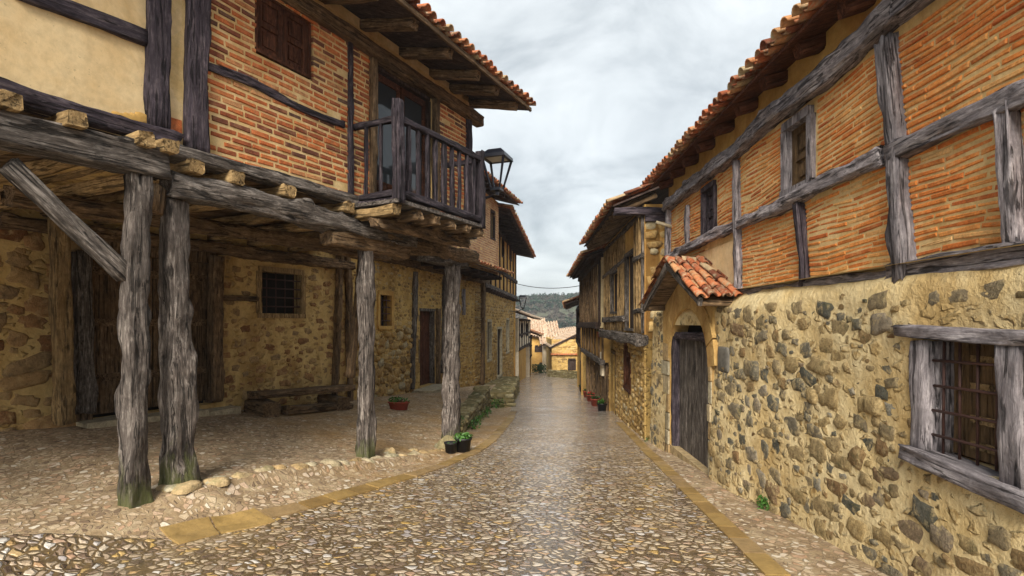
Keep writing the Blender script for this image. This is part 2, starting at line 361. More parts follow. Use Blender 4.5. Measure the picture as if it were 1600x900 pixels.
class Fr:
    """wall frame: vertical plane X = X0 + k*Y; u runs away from the camera, d towards the street"""
    def __init__(s, X0, k, side, Y0=0.0):
        L = math.hypot(k, 1); s.D = (k/L, 1/L); s.k = k; s.X0 = X0; s.Y0 = Y0; s.side = side
        s.N = (s.D[1], -s.D[0]) if side < 0 else (-s.D[1], s.D[0])
        s.O = (X0+k*Y0, Y0)
    def __call__(s, u, z, d=0.0):
        return (s.O[0]+s.D[0]*u+s.N[0]*d, s.O[1]+s.D[1]*u+s.N[1]*d, z)
    def hit(s, px, py, d=0.0):
        x = (px-800)/F; ox = s.O[0]+s.N[0]*d; oy = s.O[1]+s.N[1]*d
        Y = (ox-s.k*oy)/(x-s.k); u = (Y-oy)/s.D[1]
        return u, (HY-py)*Y/F
    def u(s, px, d=0.0): return s.hit(px, 500, d)[0]
    def off(s, d):
        f = Fr(s.X0, s.k, s.side, s.Y0); f.O = (s.O[0]+s.N[0]*d, s.O[1]+s.N[1]*d); f.X0 = f.O[0]-s.k*f.O[1]; return f
def beam(name, p0, p1, w, h, mat, parent=None, rough=1.0, rnd=.35, seg=.09, taper=1.0, bow=0.0, flare=0, up=(0, 0, 1), pts=None, endcut=True, seed=None):
    """weathered squared or round timber, one object, grain along its own X axis"""
    p0 = Vector(p0); p1 = Vector(p1); L = (p1-p0).length
    X = (p1-p0)/L; U = Vector(up)
    if abs(X.dot(U)) > .95: U = Vector((0, 1, 0))
    Yv = U.cross(X).normalized(); Z = X.cross(Yv)
    M = Matrix((X, Yv, Z)).transposed().to_4x4(); M.translation = p0
    n = max(2, int(L/seg)); K = 20; vs = []; fs = []
    sd = seed if seed is not None else random.uniform(0, 100)
    a = .0085*rough
    for i in range(n+1):
        t = i/n; x = L*t
        s = 1+(taper-1)*t
        if flare: s *= 1+flare*max(0, 1-x/.45)**1.6
        oy = bow*math.sin(math.pi*t)*.6; oz = bow*math.sin(math.pi*t)
        if pts: 
            oz += np.interp(t, [q[0] for q in pts], [q[1] for q in pts])
        oy += noise.noise((x*.9, sd, 3))*a*1.6; oz += noise.noise((x*.9, sd, 9))*a*1.6
        for k in range(K):
            th = 2*math.pi*(k+.5)/K; c, q = math.cos(th), math.sin(th)
            pw = 2/(2+6*(1-rnd))
            cy = math.copysign(abs(c)**pw, c); cz = math.copysign(abs(q)**pw, q)
            nn = noise.noise((x*1.5, cy*1.3+sd, cz*1.3))*.9+noise.noise((x*5, cy*3+sd, cz*3))*.6+noise.noise((x*3, cy*7+sd, cz*7))*.6+max(0, noise.noise((x*3.3, cy*1.8+sd, cz*1.8+7))-.28)*2.2
            r = 1+nn*a*2.2/max(w, h)*1.6
            vs.append((x+(noise.noise((cy*2, cz*2, sd))*.03*rough if i in (0, n) else 0), oy+cy*w/2*s*r, oz+cz*h/2*s*r))
    for i in range(n):
        for k in range(K):
            k2 = (k+1) % K; fs.append((i*K+k, (i+1)*K+k, (i+1)*K+k2, i*K+k2)[::-1])
    fs.append(tuple(range(K))[::-1]); fs.append(tuple(n*K+k for k in range(K)))
    fs = [f[::-1] for f in fs]
    me = bpy.data.meshes.new(name); me.from_pydata(vs, [], fs); me.update(); me.materials.append(mat)
    me.polygons.foreach_set('use_smooth', [len(p.vertices) == 4 for p in me.polygons])
    o = bpy.data.objects.new(name, me); COL.objects.link(o)
    base = Vector(LOC.get(parent.name, (0, 0, 0))) if parent else Vector((0, 0, 0))
    if parent:
        o.parent = parent; M.translation = p0-base
        o.matrix_local = M
    else: o.matrix_world = M
    LOC[o.name] = tuple(base)
    return o
def fbeam(fr, name, a, b, w, mat, parent, th=.12, d=.0, px=True, **k):
    """timber on a wall face; a, b are photo pixels (px=True) or (u,z); w its height on the wall, th its depth"""
    if px: a = fr.hit(*a, d); b = fr.hit(*b, d)
    p0 = fr(a[0], a[1], d); p1 = fr(b[0], b[1], d)
    vert = abs(b[1]-a[1]) > abs(b[0]-a[0])
    nrm = (fr.N[0], fr.N[1], 0)
    # beam's own Y axis = U x X ; keep width w in the wall plane and th across it
    if vert: return beam(name, p0, p1, w, th, mat, parent, up=nrm, **k)
    return beam(name, p0, p1, th, w, mat, parent, up=(0, 0, 1), **k)
def fn3(u, z, s): return noise.noise((u*1.1+s, z*1.1, s))*.6+noise.noise((u*4+s, z*4, 7))*.3+noise.noise((u*13, z*13, s))*.12
def wall(fr, name, u0, u1, z0, z1, mat, parent, holes=(), amp=.02, res=.12, d=0.0, reveal=.25, dfun=None, ends=True, thick=.3, topfun=None, smooth=True):
    holes = [(h[0]-.02, h[1]+.02, h[2]-.02, h[3]+.02) for h in holes]
    def lines(a, b, cuts):
        xs = sorted({a, b, *[c for c in cuts if a < c < b]}); o = []
        for p, q in zip(xs, xs[1:]):
            n = max(1, int(math.ceil((q-p)/res))); o += [p+(q-p)*i/n for i in range(n)]
        return o+[b]
    us = lines(u0, u1, [x for h in holes for x in h[:2]]); zs = lines(z0, z1, [x for h in holes for x in h[2:]])
    mb = MB(); idx = {}
    def V(i, j):
        if (i, j) not in idx:
            u, z = us[i], zs[j]
            dd = d+fn3(u, z, u0*3.1+parent_seed)*amp+(dfun(u, z) if dfun else 0)
            zz = z if not topfun else z0+(z-z0)*(topfun(u)-z0)/(z1-z0)
            idx[(i, j)] = len(mb.v); mb.v.append(fr(u, zz, dd))
        return idx[(i, j)]
    parent_seed = (hash(name) % 7)*0+len(parent.name)*.37
    flip = fr.side > 0
    inh = lambda u, z: any(h[0] < u < h[1] and h[2] < z < h[3] for h in holes)
    for i in range(len(us)-1):
        for j in range(len(zs)-1):
            if inh((us[i]+us[i+1])/2, (zs[j]+zs[j+1])/2): continue
            q = (V(i, j), V(i+1, j), V(i+1, j+1), V(i, j+1))
            mb.f.append(q[::-1] if flip else q)
    for h in holes:
        ha, hb, hc, hd = max(h[0], u0), min(h[1], u1), max(h[2], z0), min(h[3], z1)
        for (A, B) in (((ha, hc), (ha, hd)), ((ha, hd), (hb, hd)), ((hb, hd), (hb, hc)), ((hb, hc), (ha, hc))):
            q = [fr(A[0], A[1], d-reveal), fr(B[0], B[1], d-reveal), fr(B[0], B[1], d+amp*.2), fr(A[0], A[1], d+amp*.2)]
            mb.add(q if not flip else q[::-1], [(0, 1, 2, 3)])
    if thick:
        T1 = topfun(u1) if topfun else z1; T0 = topfun(u0) if topfun else z1
        for (uu, tt) in ((u0, T0), (u1, T1)):
            mb.add([fr(uu, z0, d-thick), fr(uu, z0, d), fr(uu, tt, d), fr(uu, tt, d-thick)], [(0, 1, 2, 3)])
        mb.add([fr(u0, T0, d-thick), fr(u1, T1, d-thick), fr(u1, T1, d), fr(u0, T0, d)], [(0, 1, 2, 3)])
    global CURWALL, CURFN
    CURFN = lambda u, z: fn3(u, z, u0*3.1+parent_seed)*amp
    CURWALL = mb.build(name, mat, parent, smooth); return CURWALL
ABS = []
def absorb(o): ABS.append((CURWALL, o)); return o
def bricks(fr, name, u0, u1, z0, z1, mat, parent, holes=(), bl=.26, bh=.055, mo=.018, d=0.0, proud=.014, jit=.004, wav=.0, topfun=None):
    mb = MB(); z = z0; row = 0
    while z < z1-.02:
        h = min(bh*random.uniform(.88, 1.1), z1-z); off = (row % 2)*bl/2+random.uniform(-.04, .04); u = u0-off
        while u < u1:
            l = bl*random.uniform(.8, 1.15); a = max(u, u0); b = min(u+l-mo*.8, u1)
            if b-a > .03:
                segs = [(a, b)]
                for hh in holes:
                    if z+h > hh[2] and z < hh[3]:
                        ns = []
                        for (p, q) in segs:
                            if q <= hh[0] or p >= hh[1]: ns.append((p, q))
                            else:
                                if hh[0]-p > .03: ns.append((p, hh[0]))
                                if q-hh[1] > .03: ns.append((hh[1], q))
                        segs = ns
                for (p, q) in segs:
                    if random.random() < .012: continue
                    wz = noise.noise((p*1.3, z*2, 3))*wav; wz2 = noise.noise((q*1.3, z*2, 3))*wav
                    pr = d+proud*random.uniform(.35, 1.2); r = lambda: random.uniform(-jit, jit)
                    c = [(p+r(), z+wz+r(), d-.03), (q+r(), z+wz2+r(), d-.03), (q+r(), z+h+wz2+r(), d-.03), (p+r(), z+h+wz+r(), d-.03)]
                    e = .006
                    f = [(c[0][0]+e, c[0][1]+e, pr+r()*.6), (c[1][0]-e, c[1][1]+e, pr+r()*.6), (c[2][0]-e, c[2][1]-e, pr+r()*.6), (c[3][0]+e, c[3][1]-e, pr+r()*.6)]
                    k = [(x[0], x[1], pr-.007) for x in c]
                    vs = [fr(*x) for x in c+k+f]
                    fs = []
                    for o in (0, 4):
                        for i in range(4): fs.append((o+i, o+(i+1) % 4, o+4+(i+1) % 4, o+4+i))
                    fs.append((8, 9, 10, 11))
                    if fr.side > 0: fs = [x[::-1] for x in fs]
                    mb.add(vs, fs)
            u += l
        z += h+mo*random.uniform(.8, 1.2); row += 1
    return absorb(mb.build(name, mat, parent))
def blob(mb, P, u, z, d, su, sz, sd, rot=0, K=9, sq=.6, jit=.2, flip=False):
    cr, sr = math.cos(rot), math.sin(rot); rad = [1+random.uniform(-jit, jit) for _ in range(K)]
    ph = random.uniform(0, 1); tu, tz = random.uniform(-.25, .25), random.uniform(-.25, .25)
    n0 = len(mb.v)
    for (s, dd) in ((1.02, -.5), (1, .15), (.86, .68), (.5, 1.0)):
        for k in range(K):
            th = 2*math.pi*(k+ph)/K; c, q = math.cos(th), math.sin(th)
            x = math.copysign(abs(c)**sq, c)*rad[k]*s; y = math.copysign(abs(q)**sq, q)*rad[k]*s
            x *= su/2; y *= sz/2
            mb.v.append(P(u+x*cr-y*sr, z+x*sr+y*cr, d+sd*dd*(1+tu*x/su*2+tz*y/sz*2+(random.uniform(-.12, .12) if dd > .2 else 0))))
    for r in range(3):
        for k in range(K):
            k2 = (k+1) % K; q = (n0+r*K+k, n0+r*K+k2, n0+(r+1)*K+k2, n0+(r+1)*K+k); mb.f.append(q[::-1] if flip else q)
    q = tuple(n0+3*K+k for k in range(K)); mb.f.append(q[::-1] if flip else q)
def rubble(fr, name, u0, u1, z0, z1, mat, parent, holes=(), sz=(.10, .24), fill=.6, proud=(.012, .035), d=0.0, aspect=1.5, dfun=None, keep=None, zfloor=None, tries=9000):
    """irregular stones by dart throwing, big ones first"""
    mb = MB(); placed = []; cell = sz[1]*1.4*aspect; grid = {}
    sizes = sorted([random.uniform(sz[0]**.5, sz[1]**.5)**2*(1 if random.random() < .85 else 1.25) for _ in range(tries)], reverse=True)
    for s in sizes:
        u = random.uniform(u0, u1); z = random.uniform(z0, z1)
        if keep and not keep(u, z): continue
        a = s*random.uniform(.85, aspect); b = s*random.uniform(.6, .9)
        if any(h[0]-a*.5 < u < h[1]+a*.5 and h[2]-b*.5 < z < h[3]+b*.5 for h in holes): continue
        gi, gj = int(u//cell), int(z//cell); ok = True
        for i in (-1, 0, 1):
            for j in (-1, 0, 1):
                for (pu, pz, pa, pb) in grid.get((gi+i, gj+j), ()):
                    if ((u-pu)/((a+pa)*fill))**2+((z-pz)/((b+pb)*fill))**2 < 1: ok = False; break
                if not ok: break
            if not ok: break
        if not ok: continue
        grid.setdefault((gi, gj), []).append((u, z, a, b))
        dd = d+(dfun(u, z) if dfun else 0)+CURFN(u, z)+random.uniform(-.008, .003)
        blob(mb, fr, u, z, dd-.006, a, b, random.uniform(*proud), random.gauss(0, .16), K=12, sq=random.uniform(.42, .75), jit=.27, flip=fr.side > 0)
    return absorb(mb.build(name, mat, parent, True))
def coursed(fr, name, u0, u1, z0, z1, mat, parent, holes=(), ln=(.14, .34), ht=(.08, .16), proud=(.012, .04), d=0.0, skip=.04, topfun=None):
    mb = MB(); z = z0
    while z < z1:
        h = random.uniform(*ht); u = u0+random.uniform(0, .1)
        while u < u1-.05:
            l = random.uniform(*ln); zz = z+random.uniform(-.02, .02)+noise.noise((u*.7, z, 1))*.05
            if not any(x[0] < u+l*.9 and u+l*.1 < x[1] and x[2] < zz+h and zz < x[3] for x in holes) and random.random() > skip and u+l < u1+.08 and (not topfun or zz+h < topfun(u)):
                blob(mb, fr, u+l/2, zz+h/2, d-.006+CURFN(u+l/2, zz+h/2), l*.93, h*random.uniform(.75, .95), random.uniform(*proud), random.gauss(0, .06), K=8, flip=fr.side > 0)
            u += l
        z += h
    return absorb(mb.build(name, mat, parent, True))
def planks(fr, name, u0, u1, z0, z1, d, mat, parent, n=4, th=.035, gap=.006, horiz=False):
    mb = MB()
    for i in range(n):
        if horiz: a = z0+(z1-z0)*i/n; b = z0+(z1-z0)*(i+1)/n-gap; pbox(mb, fr, (u0, a, d-th), (u1, b, d+random.uniform(-.004, .004)))
        else: a = u0+(u1-u0)*i/n; b = u0+(u1-u0)*(i+1)/n-gap; pbox(mb, fr, (a, z0, d-th), (b, z1, d+random.uniform(-.004, .004)))
    return fixn(mb.build(name, up_(mat), parent))
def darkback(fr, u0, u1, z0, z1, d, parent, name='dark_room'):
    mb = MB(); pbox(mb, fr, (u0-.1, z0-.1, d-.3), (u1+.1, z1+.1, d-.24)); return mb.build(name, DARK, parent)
def frame4(fr, u0, u1, z0, z1, w, th, d, mat, parent, name='window', sill=True):
    mb = MB()
    pbox(mb, fr, (u0-w*.6, z1, d-th), (u1+w*.6, z1+w, d+.01), .006)
    pbox(mb, fr, (u0-w, z0, d-th), (u0, z1, d), .005); pbox(mb, fr, (u1, z0, d-th), (u1+w, z1, d), .005)
    if sill: pbox(mb, fr, (u0-w*.9, z0-w*.8, d-th), (u1+w*.9, z0, d+.015), .006)
    return fixn(mb.build(name, up_(mat), parent))
def rod(mb, p0, p1, r, K=8, r2=None):
    p0 = Vector(p0); p1 = Vector(p1); X = (p1-p0).normalized(); U = Vector((0, 0, 1)) if abs(X.z) < .9 else Vector((1, 0, 0))
    A = X.cross(U).normalized(); B = X.cross(A); n = len(mb.v); r2 = r if r2 is None else r2
    for p, q in ((p0, r), (p1, r2)):
        for k in range(K): th = 2*math.pi*k/K; mb.v.append(tuple(p+A*math.cos(th)*q+B*math.sin(th)*q))
    for k in range(K): k2 = (k+1) % K; mb.f.append((n+k, n+K+k, n+K+k2, n+k2))
    mb.f.append(tuple(n+k for k in range(K))); mb.f.append(tuple(n+K+k for k in range(K))[::-1])
def grille(fr, u0, u1, z0, z1, d, parent, nu=4, nz_=4, r=.009):
    for i in range(nu):
        u = u0+(u1-u0)*(i+.7)/(nu+.4); m_ = MB(); rod(m_, fr(u, z0, d), fr(u+random.uniform(-.01, .01), z1, d), r); m_.build('bar', IRON, parent, True)
    for i in range(nz_):
        z = z0+(z1-z0)*(i+.75)/(nz_+.5); m_ = MB(); rod(m_, fr(u0-.03, z, d+r*1.7), fr(u1+.02, z+random.uniform(-.01, .01), d+r*1.7), r*1.1); m_.build('bar', IRON, parent, True)
def shutter(fr, u0, u1, z0, z1, d, mat, parent, name='shutter', panels=2):
    """framed wooden leaf with sunk raised panels"""
    mb = MB(); s = (u1-u0)*.17; pbox(mb, fr, (u0, z0, d-.05), (u1, z1, d-.03))
    pbox(mb, fr, (u0, z0, d-.03), (u0+s, z1, d)); pbox(mb, fr, (u1-s, z0, d-.03), (u1, z1, d))
    H = z1-z0; r = s*.9
    for i in range(panels+1):
        zc = z0+(H-r)*i/panels; pbox(mb, fr, (u0+s, zc, d-.03), (u1-s, zc+r, d-.002))
        if i < panels: pbox(mb, fr, (u0+s*1.6, zc+r+s*.6, d-.03), (u1-s*1.6, zc+(H-r)/panels-s*.6, d-.012))
    return fixn(mb.build(name, up_(mat), parent))
def tiles(name, P0, P1, upv, length, mat, parent, cw=.2, rl=.36, seed=1):
    """Spanish tiles: eave from P0 to P1, rising along upv; cover tiles over channel tiles"""
    rs = random.Random(seed); P0 = Vector(P0); P1 = Vector(P1); A = (P1-P0); W = A.length; A /= W; U = Vector(upv).normalized(); N = A.cross(U).normalized()
    if N.z < 0: N = -N
    mb = MB(); nc = max(1, int(round(W/cw))); cw = W/nc; nr = max(1, int(math.ceil(length/rl)))
    for c in range(nc*2+1):
        cover = c % 2 == 0
        for r in range(nr):
            x = c*cw/2+rs.uniform(-.012, .012); s0 = r*rl+rs.uniform(-.025, .02)-(.05 if cover else .0); L = min(rl*1.2, length-s0+.02)
            if L < .1: continue
            ra = cw*.36; rb = cw*.29; lift = (.055 if cover else .03)+rs.uniform(-.006, .01); K = 6; n = len(mb.v); sk = rs.uniform(-.02, .02)
            th_ = .014
            for (s, rr, l2) in ((s0, ra if cover else rb, lift+.012), (s0+L, rb if cover else ra, lift)):
                for inner in (0, 1):
                    for k in range(K+1):
                        th = math.pi*k/K; q = rr-(th_ if inner else 0)
                        o = P0+A*(x+math.cos(th)*q+(sk if s > s0 else 0))+U*s+N*(l2+(math.sin(th)*q if cover else -math.sin(th)*q*.75+.03))
                        mb.v.append(tuple(o))
            m_ = K+1
            for k in range(K):
                mb.f.append((n+k, n+k+1, n+2*m_+k+1, n+2*m_+k)); mb.f.append((n+m_+k+1, n+m_+k, n+3*m_+k, n+3*m_+k+1))
                mb.f.append((n+k+1, n+k, n+m_+k, n+m_+k+1))
            mb.f.append((n, n+2*m_, n+3*m_, n+m_)); mb.f.append((n+K, n+m_+K, n+3*m_+K, n+2*m_+K))
    return fixn(mb.build(name, mat, parent, True))
def roof(fr, u0, u1, ze0, ze1, over, slope, depth, parent, rafters=None, rw=.1, rh=.12, rmat=WD, deckmat=WD, tmat=TL, cw=.2, raft_end=None, seed=1, rtilt=0.0):
    """pitched roof rising away from the street from an eave at distance `over` before the wall; ze = underside at the eave"""
    P = lambda u, s, h=0.0: Vector(fr(u, (ze0+(ze1-ze0)*(u-u0)/(u1-u0))+s*math.tan(slope)+h, over-s))
    mb = MB(); t = .035
    q = [P(u0, 0), P(u1, 0), P(u1, depth), P(u0, depth), P(u0, 0, t), P(u1, 0, t), P(u1, depth, t), P(u0, depth, t)]
    mb.add([tuple(x) for x in q], BOXF); rf = fixn(mb.build('roof', deckmat, parent))
    upv = P(u0, 1)-P(u0, 0)
    tiles('roof_tiles', P(u0, -.04, t+.02), P(u1, -.04, t+.02), upv, depth/math.cos(slope), tmat, rf, cw=cw, seed=seed)
    if rafters:
        for u in rafters:
            a = P(u, .10, -rh/2-.002); b = P(u, min(over+.25, depth), -rh/2-.002)
            beam('rafter', a, b, rw*random.uniform(.9, 1.1), rh*random.uniform(.9, 1.1), rmat, parent, rough=.7, rnd=.25)
    return rf
def endwalls(fr, u0, u1, z0, z1, depth, mat, parent, zt=None, back=True):
    mb = MB()
    for (a, b) in ((u0, u0+.22), (u1-.22, u1)):
        pbox(mb, fr, (a, z0, -depth), (b, z1, -.02))
    if back: pbox(mb, fr, (u0, z0, -depth-.2), (u1, z1, -depth))
    return fixn(mb.build('side_wall', mat, parent))

# ---------------------------------------------------------------- ground
LF = Fr(-6.13, .52, -1, 5.4)                 # front of the two houses over the porch (u = 0 at the second post)
BF = LF.off(-4.0)                            # back wall of the porch
LF_D, LF_N = LF.D, LF.N
def zr(Y):
    if Y < 38: z = -(1.5+.075*Y)
    elif Y < 62: z = -(1.5+.075*38)-.048*(Y-38)
    else: z = -(1.5+.075*38+.048*24)-.12*(Y-62)
    return z
def ss(a, b, x): t = min(1, max(0, (x-a)/(b-a))); return t*t*(3-2*t)
def Xr(Y): return -1.05+(Y-11.7)*.045
def gz(X, Y, fine=True):
    base = zr(Y)
    dx, dy = X-LF.O[0], Y-LF.O[1]
    a = dx*LF.D[0]+dy*LF.D[1]; s = -(dx*LF.N[0]+dy*LF.N[1])
    r0 = float(np.interp(a, [-6, -2.5, -.4, 0, 1.2, 2.68, 4.8, 6.5, 9], [.1, .16, .24, .33, .30, .15, -.01, .06, .12]))
    r1 = float(np.interp(a, [-6, 0, 8, 20], [.5, .6, .64, .62]))
    if s >= 0: r = r0+(r1-r0)*min(1, s/4.0)
    else:
        w_ = .12 if 0.25 < a < 5 else .9
        k = 1-ss(0, w_, -s-.22 if .25 < a < 5 else -s)
        fadea = ss(.0, .35, a) if a < 2 else 1
        wide = 1-ss(0, .9, -s)
        stp = min(r0, .10)
        low = (r0-stp)*(1-ss(.0, 1.3, -s))
        r = (stp*k+low)*fadea+r0*wide*(1-fadea) if .0 < a < 5 else r0*k
    if Y > 10:
        r *= 1-ss(Xr(Y)-.12, Xr(Y)-.02, X)*ss(10, 11.2, Y)-ss(Xr(Y)-.12, Xr(Y)-.02, X)*0
        r *= 1-ss(30, 36, Y)
    n = noise.noise((X*.7, Y*.7, 0))*.025+noise.noise((X*2.3, Y*2.3, 4))*.010 if fine else 0
    margin = ss(.3, 1.2, -s) if s < 0 else 0
    return base+r+n*(1 if s > -.2 else .6)
def gpx(px, py):
    x = (px-800)/F; lo, hi = 1.0, 120.0
    f = lambda Y: (HY-py)*Y/F-gz(x*Y, Y)
    Y = 2.0
    while f(Y) > 0 and Y < 120: Y += .05
    lo, hi = Y-.05, Y
    for _ in range(20):
        mid = (lo+hi)/2
        if f(mid) > 0: lo = mid
        else: hi = mid
    return x*hi, hi
left_strip = [gpx(*p) for p in [(262, 842), (330, 826), (400, 811), (480, 790), (560, 767), (640, 744), (700, 724), (740, 707), (768, 688), (784, 670), (797, 655), (802, 643)]]
right_strip = [gpx(*p) for p in [(1260, 940), (1206, 892), (1150, 838), (1100, 790), (1050, 742), (1010, 704), (985, 678), (967, 660)]]
lsY = [p[1] for p in left_strip]; lsX = [p[0] for p in left_strip]
rsY = [p[1] for p in right_strip][::1]; rsX = [p[0] for p in right_strip]
def side_of(X, Y):
    lx = np.interp(Y, sorted(lsY), [x for _, x in sorted(zip(lsY, lsX))])
    if Y < min(lsY): lx = lsX[0]-2.2*(min(lsY)-Y)-.3*0
    if Y > max(lsY): lx = -.05+(Y-max(lsY))*.01
    rx = float(np.interp(Y, sorted(rsY), [x for _, x in sorted(zip(rsY, rsX))]))
    if Y > max(rsY): rx = rsX[-1]+(Y-max(rsY))*.10
    l = lx-X; r = X-rx
    if Y > 20: r -= .3
    return max(min(1, max(0, .5+l*6)), min(1, max(0, .5+r*6)))
def make_ground():
    def axis(segs):
        o = []
        for a, b, s in segs: o += list(np.arange(a, b, s))
        return o
    xs = axis([(-400, -60, 34), (-60, -14, 4), (-14, -8, .5), (-8, 5.5, .085), (5.5, 9, .5), (9, 60, 5), (60, 420, 36)])
    ys = axis([(-30, -2, 2), (-2, 2, .3), (2, 13, .075), (13, 26, .14), (26, 42, .4), (42, 80, 1.5), (80, 130, 6)])+[130]
    nx, ny = len(xs), len(ys); vs = []; sd = []; dt = []
    for y in ys:
        for x in xs:
            near = -9 < x < 6 and y < 42
            vs.append((x, y, gz(min(max(x, -12), 12), max(y, -2)) if near or True else 0))
            s = side_of(x, y); sd.append(s)
            dx, dy = x-LF.O[0], y-LF.O[1]; a = dx*LF.D[0]+dy*LF.D[1]; q = -(dx*LF.N[0]+dy*LF.N[1])
            dt.append(max(ss(2.6, 3.6, a)*ss(-.4, .1, q)*(1-ss(10, 13, a)), ss(1.4, 2.4, a)*(1-ss(4.5, 5.5, a))*ss(-1.0, -.5, q)*(1-ss(-.3, 0, q)))*(1 if x < 0 else 0))
    fs = [(j*nx+i, j*nx+i+1, (j+1)*nx+i+1, (j+1)*nx+i) for j in range(ny-1) for i in range(nx-1)]
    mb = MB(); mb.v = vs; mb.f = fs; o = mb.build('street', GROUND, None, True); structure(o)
    for nm, dat in (('side', sd), ('dirt', dt)):
        at = o.data.attributes.new(nm, 'FLOAT', 'POINT'); at.data.foreach_set('value', dat)
    return o
make_ground()
def strip(pts, w, name, ln=.42, head=0):
    P = [Vector((x, y, 0)) for x, y in pts]; out_ = []; acc = 0; mb = MB()
    # resample
    seg = [(P[i+1]-P[i]).length for i in range(len(P)-1)]; tot = sum(seg)
    def at(s):
        for i, l in enumerate(seg):
            if s <= l or i == len(seg)-1: return P[i].lerp(P[i+1], s/l), (P[i+1]-P[i]).normalized()
            s -= l
    s = 0; w0 = w
    while s < tot-.1:
        l = ln*random.uniform(.8, 1.2); n = 5; n0 = len(mb.v); zj = random.uniform(.0, .004); w = w0*(1.75 if s < head else 1)
        for i in range(n+1):
            p, t = at(min(tot, s+.01+(l-.02)*i/n)); q = Vector((t.y, -t.x, 0))
            for (k, up) in ((-.5, -.03), (-.48, .008), (0, .009), (.48, .008), (.5, -.03)):
                r = p+q*w*k; mb.v.append((r.x, r.y, gz(r.x, r.y)+up+zj+.004))
        for i in range(n):
            for k in range(4): mb.f.append((n0+i*5+k, n0+i*5+k+1, n0+(i+1)*5+k+1, n0+(i+1)*5+k))
        mb.f.append(tuple(n0+k for k in range(5))); mb.f.append(tuple(n0+n*5+k for k in range(5))[::-1])
        s += l
    o = fixn(mb.build(name, STRIP)); return structure(o)
strip(left_strip, .21, 'paving_strip', .42, .5); strip(right_strip, .18, 'paving_strip', .4)
# first wide double slabs of the left strip
# kerb stones along the porch edge
def kerb():
    mb = MB(); Z = lambda a, b, c: (a, b, c)
    pts = [gpx(*p) for p in [(318, 765), (345, 752), (400, 742), (470, 730), (520, 720), (558, 712)]]
    P = [Vector((x, y, 0)) for x, y in pts]
    u = .42
    while u < 4.6:
        l = random.uniform(.16, .36); d = .12+random.uniform(-.03, .05)
        if u > 2.5: d = .08+random.uniform(-.03, .04)
        p = LF(u+l/2, 0, d); q = LF(u+l/2, 0, 0)
        zz = gz(q[0]-.1, q[1]+.05)
        fr2 = lambda uu, zz_, dd: (LF(uu, 0, zz_)[0], LF(uu, 0, zz_)[1], dd)
        blob(mb, fr2, u+l/2, d, zz-.085, l, random.uniform(.16, .24), .10, random.gauss(0, .15), K=10)
        u += l*.96
    o = mb.build('kerb', ST_K, None, True); structure(o)
kerb()

# ---------------------------------------------------------------- LEFT: brick house over the porch (L1) and plaster house (L0)
FLOORZ = 1.70
def uY(fr, Y): return (Y-fr.O[1])/fr.D[1]
uc = uY(LF, 10.24)                             # far corner of the brick house
L1 = thing('timber_house', 'half timbered brick house with balcony, jettied over a porch on crooked wooden posts', 'house', (LF(0, -1.6, -2)))
wl_win = (uY(LF, 6.19), uY(LF, 6.91), 3.09, 3.80)
wl_door = (uY(LF, 7.97), uY(LF, 9.22), FLOORZ-.02, 3.84)
ub0 = LF.u(322)-.06
wall(LF, 'front_wall', -.15, uc, 1.62, 4.15, PG, L1, holes=[wl_win, wl_door], amp=.012, res=.12, reveal=.2)
bricks(LF, 'brickwork', ub0, uc, 1.76, 3.86, BR_R, L1, holes=[wl_win, wl_door, (wl_door[0]-.1, wl_door[1]+.12, 1, 4)], bl=.25, bh=.048, mo=.029, proud=.013, wav=.02)
endwalls(LF, -.15, uc, 1.62, 4.5, 4.2, PB, L1, back=True)
m_ = MB(); pbox(m_, LF, (-.15, 1.665, -4.2), (uc, 1.72, -.03)); fixn(m_.build('porch_ceiling', WB, L1))
# shutters in brick wall
f = frame4(LF, wl_win[0]+.04, wl_win[1]-.04, wl_win[2]+.05, wl_win[3], .04, .1, -.02, WR, L1)
um = (wl_win[0]+wl_win[1])/2
shutter(LF, wl_win[0]+.045, um-.004, wl_win[2]+.06, wl_win[3], -.05, WR, f); shutter(LF, um+.004, wl_win[1]-.045, wl_win[2]+.06, wl_win[3], -.05, WR, f)
# balcony door
d1 = frame4(LF, wl_door[0]+.05, wl_door[1]-.05, wl_door[2], wl_door[3]-.07, .06, .12, -.06, WD, L1, 'balcony_door', sill=False)
for (a, b) in ((wl_door[0]+.06, (wl_door[0]+wl_door[1])/2-.02), ((wl_door[0]+wl_door[1])/2+.02, wl_door[1]-.06)):
    mb = MB(); s = .07
    pbox(mb, LF, (a, 1.7, -.17), (b, 2.15, -.12)); pbox(mb, LF, (a, 2.15, -.17), (a+s, 3.76, -.12)); pbox(mb, LF, (b-s, 2.15, -.17), (b, 3.76, -.12)); pbox(mb, LF, (a+s, 3.66, -.17), (b-s, 3.76, -.12))
    pbox(mb, LF, (a+s*1.5, 1.8, -.12), (b-s*1.5, 2.08, -.105))
    fixn(mb.build('door_leaf', WR, d1))
    mb = MB(); pbox(mb, LF, (a+s, 2.15, -.152), (b-s, 3.66, -.146)); fixn(mb.build('pane', PANE, d1))
    mb = MB()
    for i in range(12):
        q0 = a+s+(b-a-2*s)*i/12; pbox(mb, LF, (q0, 2.15, -.215-.012*(i % 2)), (q0+(b-a-2*s)/12, 3.66, -.205-.012*(i % 2)))
    fixn(mb.build('curtain', CURT, d1))
darkback(LF, wl_door[0], wl_door[1], 1.7, 3.7, -.05, L1)
